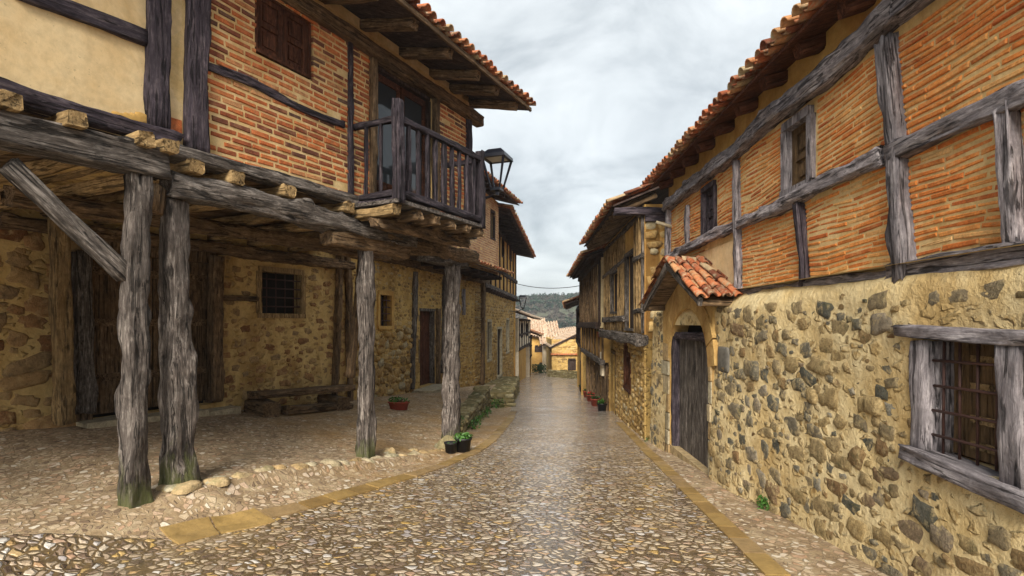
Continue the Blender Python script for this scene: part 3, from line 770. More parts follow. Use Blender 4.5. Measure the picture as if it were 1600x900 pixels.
# timbers of the brick wall
fbeam(LF, 'corner_post', (LF.u(303), 1.72), (LF.u(303)+.01, 4.1), .22, WP, L1, th=.16, d=.02, px=False, rough=1.3)
fbeam(LF, 'timber', (322, 104), (536, 194), .085, WP, L1, th=.08, d=.0, rough=1.2, pts=[(0, 0), (.3, .03), (.6, -.03), (1, 0)])
fbeam(LF, 'timber', (547, 306), (546, 62), .07, WP, L1, th=.09, d=.01)
fbeam(LF, 'door_post', (582, 312), (582, 92), .11, WB, L1, th=.12, d=.015)
fbeam(LF, 'door_post', (uY(LF, 9.27), 1.7), (uY(LF, 9.27), 3.85), .10, WB, L1, th=.12, d=.015, px=False)
fbeam(LF, 'corner_post', (uc-.06, 1.7), (uc-.06, 3.9), .12, WP, L1, th=.12, d=.02, px=False)
fbeam(LF, 'wall_plate', (-.2, 3.95), (uc+.35, 3.90), .19, WB, L1, th=.2, d=.03, px=False, rough=1.2)
fbeam(LF, 'sill_beam', (-.15, 1.68), (uc+.1, 1.67), .15, WG, L1, th=.2, d=.03, px=False, rough=1.6, pts=[(0, 0), (.3, .02), (.5, -.01), (1, 0)])
fbeam(LF, 'girder', (-.12, 1.33), (3.7, 1.36), .25, WG, L1, th=.26, d=.02, px=False, rough=3.0, rnd=.6, pts=[(0, .02), (.25, .03), (.6, -.02), (1, -.05)])
fbeam(LF, 'girder', (3.0, 1.22), (uc+.15, 1.22), .24, WB, L1, th=.3, d=-.02, px=False, rough=3.4, rnd=.6, pts=[(0, .0), (.5, .03), (1, 0)])
fbeam(LF, 'corbel', (1.95, 1.13), (3.55, 1.12), .19, WB, L1, th=.24, d=-.02, px=False, rough=2.8, rnd=.6)
fbeam(LF, 'corbel', (4.05, 1.11), (5.3, 1.10), .17, WG, L1, th=.22, d=-.02, px=False, rough=2.2, rnd=.5)
# joists through to the back wall
for i, px in enumerate((300, 365, 445, 538, 600, 655, 705)):
    u = LF.u(px)-.06; dd = .17 if i < 4 else .12
    beam('joist', LF(u, 1.555, dd), LF(u+random.uniform(-.05, .05), 1.575, -4.0), .16, .14, WO, L1, rough=1.2, rnd=.45, seg=.2)
# second line of beams under the ceiling, at the back
fbeam(BF, 'wall_beam', (0, 1.36), (6.5, 1.36), .2, WB, L1, th=.2, d=.06, px=False, rough=2)
fbeam(LF.off(-2), 'cross_beam', (-.6, 1.36), (uc, 1.36), .2, WB, L1, th=.2, d=0, px=False, rough=2)
# posts
def post(px0, pyb, px1, zt, w, parent, fr=LF, d=-.02, flare=.12, mat=WGM, rough=2.6, wd=None, taper=.92, sink=.06):
    ub, zb = fr.hit(px0, pyb, d); ut = fr.hit(px1, 300, d)[0]
    x, y, _ = fr(ub, 0, d); zb = min(zb, gz(x, y))-sink
    return beam('post', fr(ub, zb, d), fr(ut, zt, d), wd or w, w, mat, parent, rough=rough, rnd=.62, seg=.05, flare=flare, taper=taper, up=(fr.N[0], fr.N[1], 0))
post(279, 752, 275, 1.22, .255, L1, flare=.3, taper=.8)
post(573, 714, 572, 1.10, .19, L1, flare=.05, rough=2.4)
post(702, 702, 708, 1.06, .27, L1, flare=.25, rough=3, taper=.85)
beam('head_block', LF(-.30, 1.05, .02), LF(-.28, 1.30, .02), .22, .26, WB, L1, rough=1.6, rnd=.4)
# strut beside post 3 and timbers of the porch back wall
fbeam(LF.off(-1.2), 'brace', (548, 590), (566, 398), .1, WB, L1, th=.1, d=0, rough=1.4)
# --- porch back wall
b_win = (*[BF.u(p) for p in (408, 470)], BF.hit(440, 490)[1], BF.hit(440, 427)[1])
b_door = (BF.u(142), BF.u(328), -1.45, BF.hit(230, 402)[1])
wall(BF, 'back_wall', -2.6, BF.u(548), -2.3, 1.62, PB, L1, holes=[b_win, b_door], amp=.05, res=.1, reveal=.22)
rubble(BF, 'wall_stones', -2.4, BF.u(120), -1.7, 1.3, ST_D, L1, sz=(.10, .30), fill=.53, proud=(.01, .04), aspect=1.9, tries=2500, d=.01)
rubble(BF, 'wall_stones', BF.u(345), BF.u(545), -2.0, 1.3, ST_D, L1, holes=[(b_win[0]-.2, b_win[1]+.2, b_win[2]-.2, b_win[3]+.2)], sz=(.06, .16), fill=.75, proud=(.0, .014), aspect=1.7, tries=2500, d=.012)
f = frame4(BF, b_win[0], b_win[1], b_win[2], b_win[3], .11, .2, .03, WO, L1); grille(BF, b_win[0], b_win[1], b_win[2], b_win[3], -.04, f, 4, 4, .012); darkback(BF, *b_win, 0, L1)
dd = frame4(BF, b_door[0], b_door[1], b_door[2], b_door[3], .2, .22, .05, WB, L1, 'door', sill=False)
um = (b_door[0]+b_door[1])/2
planks(BF, 'door_leaf', b_door[0], um-.01, -1.4, b_door[3], -.08, WB, dd, 6); planks(BF, 'door_leaf', um+.01, b_door[1], -1.4, b_door[3], -.08, WB, dd, 6)
darkback(BF, *b_door, -.1, L1)
mb = MB()
for z in (-.9, -.05, .75): pbox(mb, BF, (b_door[0]+.03, z, -.08), (b_door[1]-.03, z+.12, -.05))
fixn(mb.build('door_rail', WB, dd))
fbeam(BF, 'door_post', (130, 645), (126, 395), .22, WG, L1, th=.22, d=.16, rough=1.6)
fbeam(BF, 'door_post', (101, 662), (92, 340), .2, WO, L1, th=.2, d=.35, rough=1.6)
fbeam(BF, 'door_post', (337, 625), (337, 400), .2, WB, L1, th=.2, d=.1, rough=1.6)
fbeam(BF, 'timber', (345, 466), (402, 468), .09, WB, L1, th=.1, d=.03, rough=1.3)
fbeam(BF, 'timber', (523, 640), (531, 390), .13, WB, L1, th=.14, d=.06, rough=1.8, rnd=.6)
fbeam(BF, 'timber', (546, 640), (543, 390), .12, WB, L1, th=.14, d=.06, rough=1.8, rnd=.6)
mb = MB()
for i in range(4):
    a = b_door[0]-.2+i*.62; x, y, _ = BF(a, 0, .25); pbox(mb, BF, (a, gz(x, y)-.15, -.05), (a+.6, gz(x, y)+.07, .36), .012)
fixn(mb.build('threshold', STEP, L1))
# balcony
bl0 = uY(LF, 7.56); bd = .78; bl1 = bl0+2.12
bal = MB(); pbox(bal, LF, (bl0-.08, 1.585, -.02), (bl1+.08, 1.635, bd+.06)); bal = fixn(bal.build('balcony', WG, L1))
mb = MB()
n = 8
for i in range(n):
    a = -.0+bd*i/n; pbox(mb, LF, (bl0-.06, 1.636, a+.003), (bl1+.06, 1.66, a+bd/n-.003))
fixn(mb.build('floor_boards', WP, bal))
def bpart(name, a, b, w, h=None, rough=.8, mat=WK): return beam(name, LF(*a), LF(*b), w, h or w, mat, bal, rough=rough, rnd=.25, seg=.06, up=(LF.N[0], LF.N[1], 0) if abs(a[1]-b[1]) > .3 else (0, 0, 1))
bpart('corner_post', (bl0, 1.60, bd), (bl0, 2.95, bd), .13, .13, 1.3); bpart('corner_post', (bl1, 1.57, bd), (bl1, 2.86, bd), .12, .12, 1.3)
bpart('handrail', (bl0, 2.72, bd), (bl1, 2.74, bd), .08, .09); bpart('bottom_rail', (bl0, 1.73, bd), (bl1, 1.72, bd), .09, .10)
for uu in (bl0, bl1):
    bpart('handrail', (uu, 2.72, 0), (uu, 2.72, bd), .07, .08); bpart('bottom_rail', (uu, 1.72, 0), (uu, 1.72, bd), .08, .09)
    for k in (.3, .62): bpart('baluster', (uu, 1.72, bd*k), (uu, 2.72, bd*k), .04, .04)
for k in range(1, 10):
    uu = bl0+(bl1-bl0)*k/10; wd = .1 if k == 5 else .045
    bpart('baluster', (uu, 1.73, bd), (uu+random.uniform(-.01, .01), 2.72, bd), wd, .05)
beam('bracket', LF(bl0-.02, 1.49, -.1), LF(bl0-.02, 1.50, bd+.0), .17, .13, WO, bal, rough=1.4, rnd=.4)
for k in range(1, 6):
    uu = bl0+(bl1-bl0)*k/5.0; beam('bracket', LF(uu, 1.50, -.1), LF(uu, 1.51, bd+.03), .13, .12, WB, bal, rough=1.8, rnd=.5)
beam('bracket', LF(bl0-.05, 1.37, .42), LF(bl1+.1, 1.37, .42), .16, .14, WB, bal, rough=3, rnd=.6)
# roof of the brick house
rl = [uY(LF.off(.95), y) for y in (5.3, 6.0, 6.62, 7.3, 8.06, 8.76, 9.3, 9.95)]
rf = roof(LF, -.6, uY(LF.off(1), 10.3), 4.12, 4.02, 1.0, R(13), 5.0, L1, rafters=rl, rw=.15, rh=.14, rmat=WB, cw=.19, seed=3)
mb = MB()
fbeam(LF, 'fascia', (-.6, 4.13), (uY(LF.off(1), 10.3), 4.04), .07, WB, L1, th=.04, d=1.0, px=False, rough=.6)
m_ = MB(); pbox(m_, LF, (-.1, 4.0, -.1), (uc, 4.32, -.02)); fixn(m_.build('frieze', PC, L1))

L0 = thing('timber_house', 'cream plastered half timbered house upper storey resting on a great grey beam, leftmost', 'house', LF(-2, -1.6, -2))
wall(LF, 'front_wall', -6, LF.u(284), 1.70, 4.3, PC, L0, amp=.012, res=.14, d=.0)
endwalls(LF, -6, -.16, 1.62, 4.5, 4.2, PB, L0)
m_ = MB(); pbox(m_, LF, (-6, 1.72, -4.2), (-.17, 1.78, -.03)); fixn(m_.build('porch_ceiling', WB, L0))
fbeam(LF, 'timber', (LF.u(243), 1.84), (LF.u(243), 4.2), .2, WP, L0, th=.14, d=.02, px=False, rough=1.5)
fbeam(LF, 'timber', (20, -18), (229, 62), .14, WP, L0, th=.1, d=.01, rough=1.4)
fbeam(LF, 'timber', (-3.6, 1.84), (-3.6, 4.2), .2, WP, L0, th=.14, d=.02, px=False, rough=1.5)
fbeam(LF, 'sill_beam', (-6, 1.77), (LF.u(276), 1.79), .15, WP, L0, th=.17, d=.03, px=False, rough=1.6)
fbeam(LF, 'girder', (-6, 1.40), (LF.u(244), 1.50), .27, WG, L0, th=.24, d=.08, px=False, rough=1.6, rnd=.25)
fbeam(LF, 'wall_plate', (-6, 4.1), (-.25, 4.1), .2, WB, L0, th=.2, d=.03, px=False, rough=1.2)
for px in (-120, -40, 10, 115, 222, 262):
    u = LF.u(px, .2); beam('joist', LF(u, 1.66, .27), LF(u, 1.67, -4.0), .15, .125, WO, L0, rough=1.0, rnd=.3, seg=.2)
post(210, 780, 212, 1.37, .19, L0, d=.06, flare=.2, taper=.95)
fbeam(LF, 'brace', (12, 256), (196, 430), .14, WG, L0, th=.12, d=.06, rough=1.0)
roof(LF, -6.2, -.62, 4.3, 4.3, .9, R(13), 5.0, L0, rafters=[-5.5+i*.7 for i in range(8)], cw=.2, seed=5)

m_ = MB(); pbox(m_, LF, (LF.u(262), 1.84, 0), (LF.u(283), 2.02, .022), .01); fixn(m_.build('exposed_brick', BR_R, L0))
m_ = MB()
for i in range(5): blob(m_, LF, LF.u(222)-i*.05, 1.87+.05/(i+1), .012, .13, .10-.012*i, .012)
m_.build('bare_render', PO, L0, True)
# ---------------------------------------------------------------- LEFT, beyond: rubble house with red door (L2)
L2F = Fr(-7.34, .268, -1, 13.05)
L2 = thing('stone_house', 'ochre rubble house with small barred window and narrow doorway behind the porch', 'house', L2F(3, -2, -2))
u1 = L2F.u(752)
wn_ = (L2F.u(593), L2F.u(611), L2F.hit(600, 509)[1], L2F.hit(600, 461)[1])
dr_ = (L2F.u(656), L2F.u(679), L2F.hit(668, 602)[1], L2F.hit(668, 486)[1])
hs = [wn_, dr_]
wall(L2F, 'wall', -.2, u1, -3.4, 1.85, PS, L2, holes=hs, amp=.05, res=.12, reveal=.3)
pad = lambda h, a: (h[0]-a, h[1]+a, h[2]-a, h[3]+a)
coursed(L2F, 'wall_stones', -.1, u1, -2.7, 1.75, ST_O, L2, holes=[pad(wn_, .12), pad(dr_, .12)], ln=(.10, .26), ht=(.07, .14), proud=(.005, .035), skip=.25)
rubble(L2F, 'wall_stones', .2, L2F.u(642), -2.7, -.2, ST_O, L2, holes=[pad(wn_, .15)], sz=(.12, .26), fill=.5, proud=(.04, .09), tries=1500)
f = frame4(L2F, *wn_, .12, .2, .03, PO, L2); grille(L2F, *wn_, -.05, f, 2, 4, .014); darkback(L2F, *wn_, 0, L2)
f = frame4(L2F, *dr_, .08, .2, .0, WG, L2, 'door', sill=False); planks(L2F, 'door_leaf', dr_[0], dr_[1], dr_[2], dr_[3], -.18, WR, f, 4)
fbeam(L2F, 'timber', (643, 608), (649, 425), .16, WG, L2, th=.14, d=.04, rough=1.4); fbeam(L2F, 'timber', (691, 583), (694, 430), .12, WG, L2, th=.14, d=.04, rough=1.4)
fbeam(L2F, 'door_post', (684, 600), (684, 482), .2, WB, L2, th=.14, d=.04); fbeam(L2F, 'corner_post', (752, 600), (754, 440), .24, WB, L2, th=.24, d=.04)
fbeam(L2F, 'timber', (724, 452), (724, 492), .25, WV, L2, th=.12, d=.03)
mb = MB(); bricks(L2F, 'brick_quoin', L2F.u(742), L2F.u(750), -2.4, 1.4, ST_O, L2, bl=.4, bh=.06, mo=.03, proud=.05)
fbeam(L2F, 'lintel_beam', (596, 400), (762, 440), .26, WB, L2, th=.24, d=.05, rough=1.4)
U2 = L2F.off(.78)                                            # jettied upper storey
wu = [(U2.u(767), U2.u(772.5), U2.hit(770, 372)[1], U2.hit(770, 332)[1])]
wall(U2, 'upper_wall', 1.0, uY(U2, 22.3), 1.95, 4.95, PG, L2, holes=wu, amp=.01, res=.3)
for h in wu: darkback(U2, *h, .12, L2); frame4(U2, *h, .08, .1, .02, WD, L2)
bricks(U2, 'brickwork', 4, uY(U2, 22.3), 2.0, 4.85, BR_P, L2, holes=wu, bl=.28, bh=.06, mo=.03)
endwalls(U2, 1.0, uY(U2, 22.3), 1.95, 4.9, 5, PG, L2)
m_ = MB(); pbox(m_, U2, (1, 1.86, -5), (uY(U2, 22.3), 1.95, .03)); fixn(m_.build('jetty_floor', WD, L2))
m_ = MB()
for k in range(7): 
    u = 3.6+k*.95; beam('joist', U2(u, 1.80, .28), U2(u, 1.8, -.9), .12, .13, WD, L2, rough=.8)
roof(U2, 3.5, uY(U2, 22.3)+.15, 1.93, 1.93, .5, R(20), .5, L2, cw=.22, seed=8)
roof(U2, 0.6, uY(U2, 22.7), 4.86, 4.86, .78, R(16), 5, L2, rafters=[2+i*.7 for i in range(11)], cw=.22, seed=9)

# L3: rubble house with two slit windows, ochre timbered upper floor
L3F = Fr(-4.01, .12, -1, 22.6)
L3 = thing('stone_house', 'rubble house with two tall slit windows and ochre timbered upper floor, farther left side', 'house', L3F(4, -3, -2))
def hole(fr, x0, x1, y0, y1): xm = (x0+x1)/2; return (fr.u(x0), fr.u(x1), fr.hit(xm, y1)[1], fr.hit(xm, y0)[1])
h3 = [hole(L3F, 761.5, 767.5, 503, 562), hole(L3F, 777, 784, 514, 587), hole(L3F, 791, 795, 500, 550)]
ue = L3F.u(803)
wall(L3F, 'wall', 0, ue, -4.6, 1.5, PS, L3, holes=h3, amp=.05, res=.2, topfun=None)
coursed(L3F, 'wall_stones', 0, ue, -4, 1.4, ST_O, L3, holes=[pad(h, .15) for h in h3], ln=(.16, .4), ht=(.1, .2), proud=(.01, .045), skip=.2)
for i, h in enumerate(h3):
    f = frame4(L3F, *h, .12, .15, .02, STEP, L3, 'door' if i == 1 else 'window'); planks(L3F, 'door_leaf' if i == 1 else 'shutter', *h, -.12, WD, f, 3)
L3U = L3F.off(.12)
h3u = [hole(L3U, 784, 787, 365, 400), hole(L3U, 796, 799, 372, 405)]
wall(L3U, 'upper_wall', 0, ue, 1.5, 4.6, PO, L3, holes=h3u, amp=.01, res=.3)
for h in h3u: f = frame4(L3U, *h, .1, .1, .02, WD, L3); planks(L3U, 'shutter', *h, -.1, WD, f, 2)
for k in range(9): u = .3+(ue-.5)*k/8; fbeam(L3U, 'stud', (u, 1.6), (u, 4.5), .16, WD, L3, th=.08, d=.02, px=False)
for z in (1.6, 2.6, 4.5): fbeam(L3U, 'timber', (0, z), (ue, z), .2, WG if z < 2 else WD, L3, th=.14, d=.04, px=False)
for k in range(16): u = .3+k*(ue-.4)/15; beam('joist', L3U(u, 1.42, .25), L3U(u, 1.42, -.3), .12, .12, WD, L3)
endwalls(L3U, 0, ue, -4.6, 4.6, 6, PO, L3)
roof(L3U, -.3, ue+.3, 4.62, 4.1, 1.15, R(12), 6, L3, rafters=[.2+i*.75 for i in range(15)], cw=.25, seed=11)

# L4: pale timber framed house down the street, then small ones
def small_house(label, X0, k, Y0, Y1, zb, zj, ze, over, wm, um, side=-1, slope=R(20), jut=.5, wins=(), studs=5, lowwins=(), tmat=TL, depth=5, stud_mat=WD):
    fr = Fr(X0, k, side, Y0); L = (Y1-Y0)/fr.D[1]
    T = thing('village_house', label, 'house', fr(L/2, zb+.4, -2))
    holes = [(L*a, L*b, c, d) for a, b, c, d in lowwins]
    wall(fr, 'wall', 0, L, zb, zj, wm, T, holes=holes, amp=.03, res=.4)
    for h in holes: f = frame4(fr, *h, .1, .12, .02, stud_mat, T, 'door' if h[2] < zb+1.2 else 'window'); planks(fr, 'door_leaf' if h[2] < zb+1.2 else 'shutter', *h, -.1, WD, f, 3)
    fu = fr.off(jut); hu = [(L*a, L*b, c, d) for a, b, c, d in wins]
    wall(fu, 'upper_wall', 0, L, zj, ze+.1, um, T, holes=hu, amp=.015, res=.4)
    for h in hu: f = frame4(fu, *h, .1, .12, .02, stud_mat, T); planks(fu, 'shutter', *h, -.1, WD, f, 2)
    for i in range(studs): u = .1+(L-.2)*i/max(1, studs-1); fbeam(fu, 'stud', (u, zj+.05), (u, ze), .13, stud_mat, T, th=.08, d=.02, px=False, seg=.5)
    for z in ((zj+.08, (zj+ze)/2, ze) if studs else ()): fbeam(fu, 'timber', (0, z), (L, z), .16, stud_mat, T, th=.1, d=.04, px=False, seg=.5)
    m_ = MB(); pbox(m_, fu, (0, zj-.08, -.9), (L, zj, .0)); fixn(m_.build('jetty_floor', WD, T))
    endwalls(fu, 0, L, zb, ze+.1, depth, um, T)
    roof(fu, -.3, L+.3, ze+.05, ze+.05, over, slope, depth*.6+over, T, cw=.26, tmat=tmat, seed=int(L*10))
    return T, fr, fu, L
small_house('pale timber framed house with a pinkish low roof beyond the far lamp', -3.56, .097, 38, 50, -5.4, -1.9, .25, 1.0, PO, PW, jut=.35, wins=[(.15, .3, -1.0, -.1), (.55, .75, -1.0, -.1)], studs=6, tmat=TLF)
small_house('narrow house with dark eave just past the pale timber framed house', -2.84, .08, 50.5, 57, -6, -3.4, -1.3, 1.2, PO, PO, jut=.3, wins=[(.3, .6, -2.9, -2.0)], studs=3)

# far end of the street: gabled fronts facing the viewer
def front_house(label, px0, px1, Y, zb, ze, wm, wins, rise=1.0, depth=9, ridge=.5, tmat=TLF, name='village_house', stones=None):
    """box house whose front faces down the street towards the camera; wins: (px0,px1,py0,py1,kind)"""
    X0, X1 = (px0-800)*Y/F, (px1-800)*Y/F; W = X1-X0
    P = lambda u, z, d=0.0: (X0+u, Y-d, z)
    class G: side = 1; N = (0, -1); D = (1, 0); O = (X0, Y)
    G.__call__ = lambda s, u, z, d=0.0: P(u, z, d)
    fr = G(); fr.side = -1
    T = thing(name, label, 'house', (X0+W/2, Y+2, zb+.5))
    hs = [((a-px0)*Y/F, (b-px0)*Y/F, (HY-d)*Y/F, (HY-c)*Y/F) for a, b, c, d in wins]
    mb = MB()
    wall(fr, 'wall', 0, W, zb, ze, wm, T, holes=hs, amp=.04, res=.4)
    for h in hs: f = frame4(fr, *h, .12, .12, .02, WD, T, 'door' if h[3]-h[2] > 1.6 else 'window'); planks(fr, 'door_leaf' if h[3]-h[2] > 1.6 else 'shutter', *h, -.1, WD, f, 2)
    mb = MB(); pbox(mb, fr, (0, zb, -depth), (.2, ze, -.02)); pbox(mb, fr, (W-.2, zb, -depth), (W, ze, -.02)); pbox(mb, fr, (0, zb, -depth-.2), (W, ze, -depth)); fixn(mb.build('side_wall', wm, T))
    if stones: coursed(fr, 'wall_stones', 0, W, zb, ze-.1, stones, T, holes=[pad(h, .2) for h in hs], ln=(.25, .6), ht=(.16, .3), proud=(.02, .06), skip=.3)
    return T, P, W
# two-slope roofs laid over boxes: eave facing the viewer
def lean_roof(T, P, W, z, over, slope, length, tmat=TLF, z1=None, side=.3):
    z1 = z if z1 is None else z1
    A = Vector(P(-side, z, over)); B = Vector(P(W+side, z1, over)); up = Vector((0, math.cos(slope), math.sin(slope)))
    mb = MB(); q = [A, B, B+up*length, A+up*length]; mb.add([tuple(x-Vector((0, 0, .1))) for x in q]+[tuple(x) for x in q], BOXF); rf = fixn(mb.build('roof', WD, T))
    tiles('roof_tiles', A, B, up, length, tmat, rf, cw=.3, rl=.5, seed=int(W*7))
Tn, P, W = front_house('far ochre house with rust band and one small grey window where street turns', 862, 925, 52, -6.4, -1.55, PS, [(889, 898, 562, 577)], stones=ST_O)
# its upper wall follows the rising verge
mb = MB(); Y = 52; X = lambda p: (p-800)*Y/F; Zp = lambda q: (HY-q)*Y/F
q = [(X(867), Y+.6, Zp(556)), (X(925), Y+.6, Zp(556)), (X(925), Y+.6, Zp(515)), (X(867), Y+.6, Zp(543))]
mb.add(q+[(a, b+7, c) for a, b, c in q], [(0, 1, 2, 3), (4, 7, 6, 5), (0, 3, 7, 4), (1, 5, 6, 2)]); fixn(mb.build('gable_wall', PO, Tn))
a0 = Vector((X(860), Y-.1, Zp(543))); b0 = Vector((X(926), Y-.1, Zp(510)))
mb = MB(); q = [a0, b0, b0+Vector((0, 8.5, 0)), a0+Vector((0, 8.5, 0))]; mb.add([tuple(v-Vector((0, 0, .12))) for v in q]+[tuple(v) for v in q], BOXF); rf = fixn(mb.build('roof', WD, Tn))
tiles('roof_tiles', a0, a0+Vector((0, 8.5, 0)), (b0-a0), (b0-a0).length, TLF, rf, cw=.3, rl=.45, seed=4)
a1 = Vector(P(-.2, -2.85, .35)); lean = MB(); pbox(lean, lambda u, z, d: P(u, z, d), (-.1, -3.02, 0), (W, -2.88, .25)); fixn(lean.build('roof_band', TL, Tn))
Tn, P, W = front_house('far yellow two storey house with a pale end roof left of the ochre house', 831, 850, 62, -7.2, -1.5+.1, PO, [(837, 840, 541, 549), (843, 846, 541, 549), (844, 848, 568, 582)])
lean_roof(Tn, P, W, -1.35, .6, R(22), 6, z1=-1.7)
Tn, P, W = front_house('far pale house with brown door below the hill at street end', 808, 834, 70, -8, -2.6, PW, [(823, 828, 545, 556), (829, 833, 545, 556), (821, 827, 568, 583), (830, 834, 570, 582)])
lean_roof(Tn, P, W, -2.5, .8, R(20), 6, TL)
Tn, P, W = front_house('far cream house seen between the yellow one and the ochre one', 849, 872, 60, -7, -2.6, PW, [(856, 859, 562, 585)])
lean_roof(Tn, P, W, -2.4, .6, R(20), 7, TLF, z1=-2.2)
mb = MB(); Y = 75
Tn, P, W = front_house('far low house whose broad pink roof rises behind the others', 838, 905, 74, -9, -3, PW, [])
lean_roof(Tn, P, W, -2.9, .5, R(12), 7, TLF, z1=-2.0)
# ---------------------------------------------------------------- RIGHT: long brick and rubble house (R1)
RB = Fr(2.79, .015, 1, 0); RS = Fr(2.66, .015, 1, 0)
R1 = thing('timber_house', 'long house of orange brick panels and grey timbers over a rubble stone wall, right side', 'house', (4, 5, -1.9))
E1 = 10.15
wA = hole(RB, 1233, 1267, 189, 296); wA = (min(wA[:2]), max(wA[:2]), RB.hit(1250, 290)[1], RB.hit(1250, 193)[1])
def rh(fr, x0, x1, y0, y1): a = hole(fr, x0, x1, y0, y1); return (min(a[:2]), max(a[:2]), a[2], a[3])
wB = rh(RB, 1101, 1118, 296, 372)
wall(RB, 'upper_wall', -1.5, E1, .25, 2.72, PG, R1, holes=[wA, wB], amp=.012, res=.14, reveal=.2)
cr = (RB.u(1150), RB.u(1095))       # smooth cream patch left of the lower post
bricks(RB, 'brickwork', -1.5, E1, 1.30, 2.12, BR_O, R1, holes=[pad(wA, .12), pad(wB, .1)], bl=.33, bh=.031, mo=.017, proud=.009, jit=.005, wav=.045)
bricks(RB, 'brickwork', -1.5, cr[0], .42, 1.22, BR_O, R1, bl=.33, bh=.031, mo=.017, proud=.009, jit=.005, wav=.045)
bricks(RB, 'brickwork', cr[1]-.3, E1, .85, 1.2, BR_O, R1, holes=[pad(wB, .1)], bl=.33, bh=.031, mo=.017, proud=.009, jit=.005, wav=.045)
m_ = MB(); pbox(m_, RB, (cr[0], .3, 0), (cr[1], 1.08, .016)); fixn(m_.build('plaster_patch', PC, R1))
m_ = MB(); pbox(m_, RB, (-1.5, 2.28, 0), (E1, 2.66, .018)); fixn(m_.build('frieze', PO, R1))
T_ = dict(rough=1.5, rnd=.4)
fbeam(RB, 'wall_plate', (-1.5, 2.27), (4.2, 2.27), .17, WV, R1, th=.16, d=.04, px=False, rough=2.4, rnd=.45)
fbeam(RB, 'wall_plate', (3.9, 2.24), (E1, 2.17), .17, WV, R1, th=.17, d=.05, px=False, rough=2.4, rnd=.45, pts=[(0, .04), (.15, -.03), (.3, .03), (.6, -.02), (1, 0)])
fbeam(RB, 'rail', (-1.5, 1.30), (RB.u(1400), 1.25), .13, WV, R1, th=.11, d=.03, px=False, rough=1.8, rnd=.35)
fbeam(RB, 'rail', (RB.u(1392), 1.28), (E1, 1.21), .13, WV, R1, th=.11, d=.03, px=False, rough=1.8, rnd=.35, pts=[(0, 0), (.12, .01), (.3, -.03), (.6, .01), (1, 0)])
fbeam(RB, 'sill_beam', (-1.5, .37), (RB.u(1400), .38), .13, WV, R1, th=.12, d=.03, px=False, **T_)
fbeam(RB, 'sill_beam', (RB.u(1400), .36), (cr[0]+.1, .39), .08, WV, R1, th=.1, d=.02, px=False, **T_)
fbeam(RB, 'stud', (1416, 440), (1386, 62), .12, WV, R1, th=.12, d=.045, **T_)
fbeam(RB, 'stud', (1154, 462), (1151, 252), .095, WV, R1, th=.1, d=.035, **T_)
fbeam(RB, 'stud', (1259, 445), (1250, 318), .085, WP, R1, th=.1, d=.03, **T_)
fbeam(RB, 'stud', (1588, 390), (1578, 165), .085, WV, R1, th=.1, d=.03, **T_)
fbeam(RB, 'stud', (1074, 388), (1074, 322), .07, WV, R1, th=.08, d=.03, **T_)
fbeam(RB, 'stud', (.9, .4), (.8, 2.2), .14, WV, R1, th=.1, d=.03, px=False, **T_)
fbeam(RB, 'corner_post', (E1-.07, .3), (E1-.07, 2.2), .12, WV, R1, th=.12, d=.03, px=False, **T_)
f = frame4(RB, *wA, .085, .16, .05, WV, R1); shutter(RB, *wA, -.03, WS, f, panels=2)
f = frame4(RB, *wB, .07, .12, .04, WP, R1); shutter(RB, *wB, -.02, WP, f, panels=2)
for (a, b) in (((1214, 205), (1223, 305)), ((1272, 160), (1284, 285))):
    pass
endwalls(RB, -1.5, E1, .25, 2.8, 6, PO, R1)
rr = [.1+i*.7 for i in range(15)]
roof(RB, -1.8, E1+.12, 2.54, 2.54, .34, R(17), 6.3, R1, rafters=rr, rw=.15, rh=.13, rmat=WR, deckmat=WR, cw=.19, seed=21)
# stone wall
zt = .42
def bulge(u): return .115*ss(4.9, 6.6, u)
def prof(u, z):
    return prof0(u, z)+bulge(u)*(1-ss(.1, .4, z))
def prof0(u, z):
    if z < .16: return .03*noise.noise((u*.8, z*.8, 5))+max(0, (-z-.6))*.045
    t = min(1, (z-.16)/(zt-.16)); return -.13*t**2.2+.03*noise.noise((u*.8, z*.8, 5))
wn1 = (RS.u(1567), RS.u(1446), -.84, -.115)
PF = RS.off(.13)                             # front of the arched portal
p0, p1 = 6.86, 9.62
arch = (7.28, 9.2, -.60)                    # opening u0,u1 and springing height
wall(RS, 'stone_wall', -1.5, E1+.25, -2.9, zt, PM, R1, holes=[wn1, (arch[0]-.1, arch[1]+.1, -2.9, -.05)], amp=.035, res=.05, dfun=prof, reveal=.28)
keep = lambda u, z: z < .17+.05*noise.noise((u*2, 1, 1)) and not (p0+.25 < u < p1+.1)
rubble(RS, 'wall_stones', -1, E1+.2, -2.5, .2, ST_R, R1, holes=[pad(wn1, .22)], sz=(.045, .185), fill=.485, proud=(.003, .024), dfun=prof, d=.0, aspect=1.75, keep=keep, tries=22000)
mb = MB()
for (u, z, a, b) in ((RS.u(1365), -.62, .2, .15), (RS.u(1270), -.66, .16, .14), (RS.u(1190), -.52, .2, .22)): blob(mb, RS, u, z, prof(u, z), a, b, .035, sq=.35, jit=.08, flip=True)
absorb(mb.build('dressed_stones', ST_R, R1, True))
mb = MB(); uq = RS.u(1131, .1); blob(mb, RS, uq, -.46, prof(uq, -.46)+CURFN(uq, -.46)+.006, .36, .32, .02, sq=.25, jit=.04, K=16, flip=True); mb.build('square_stone', SQ, R1, True)
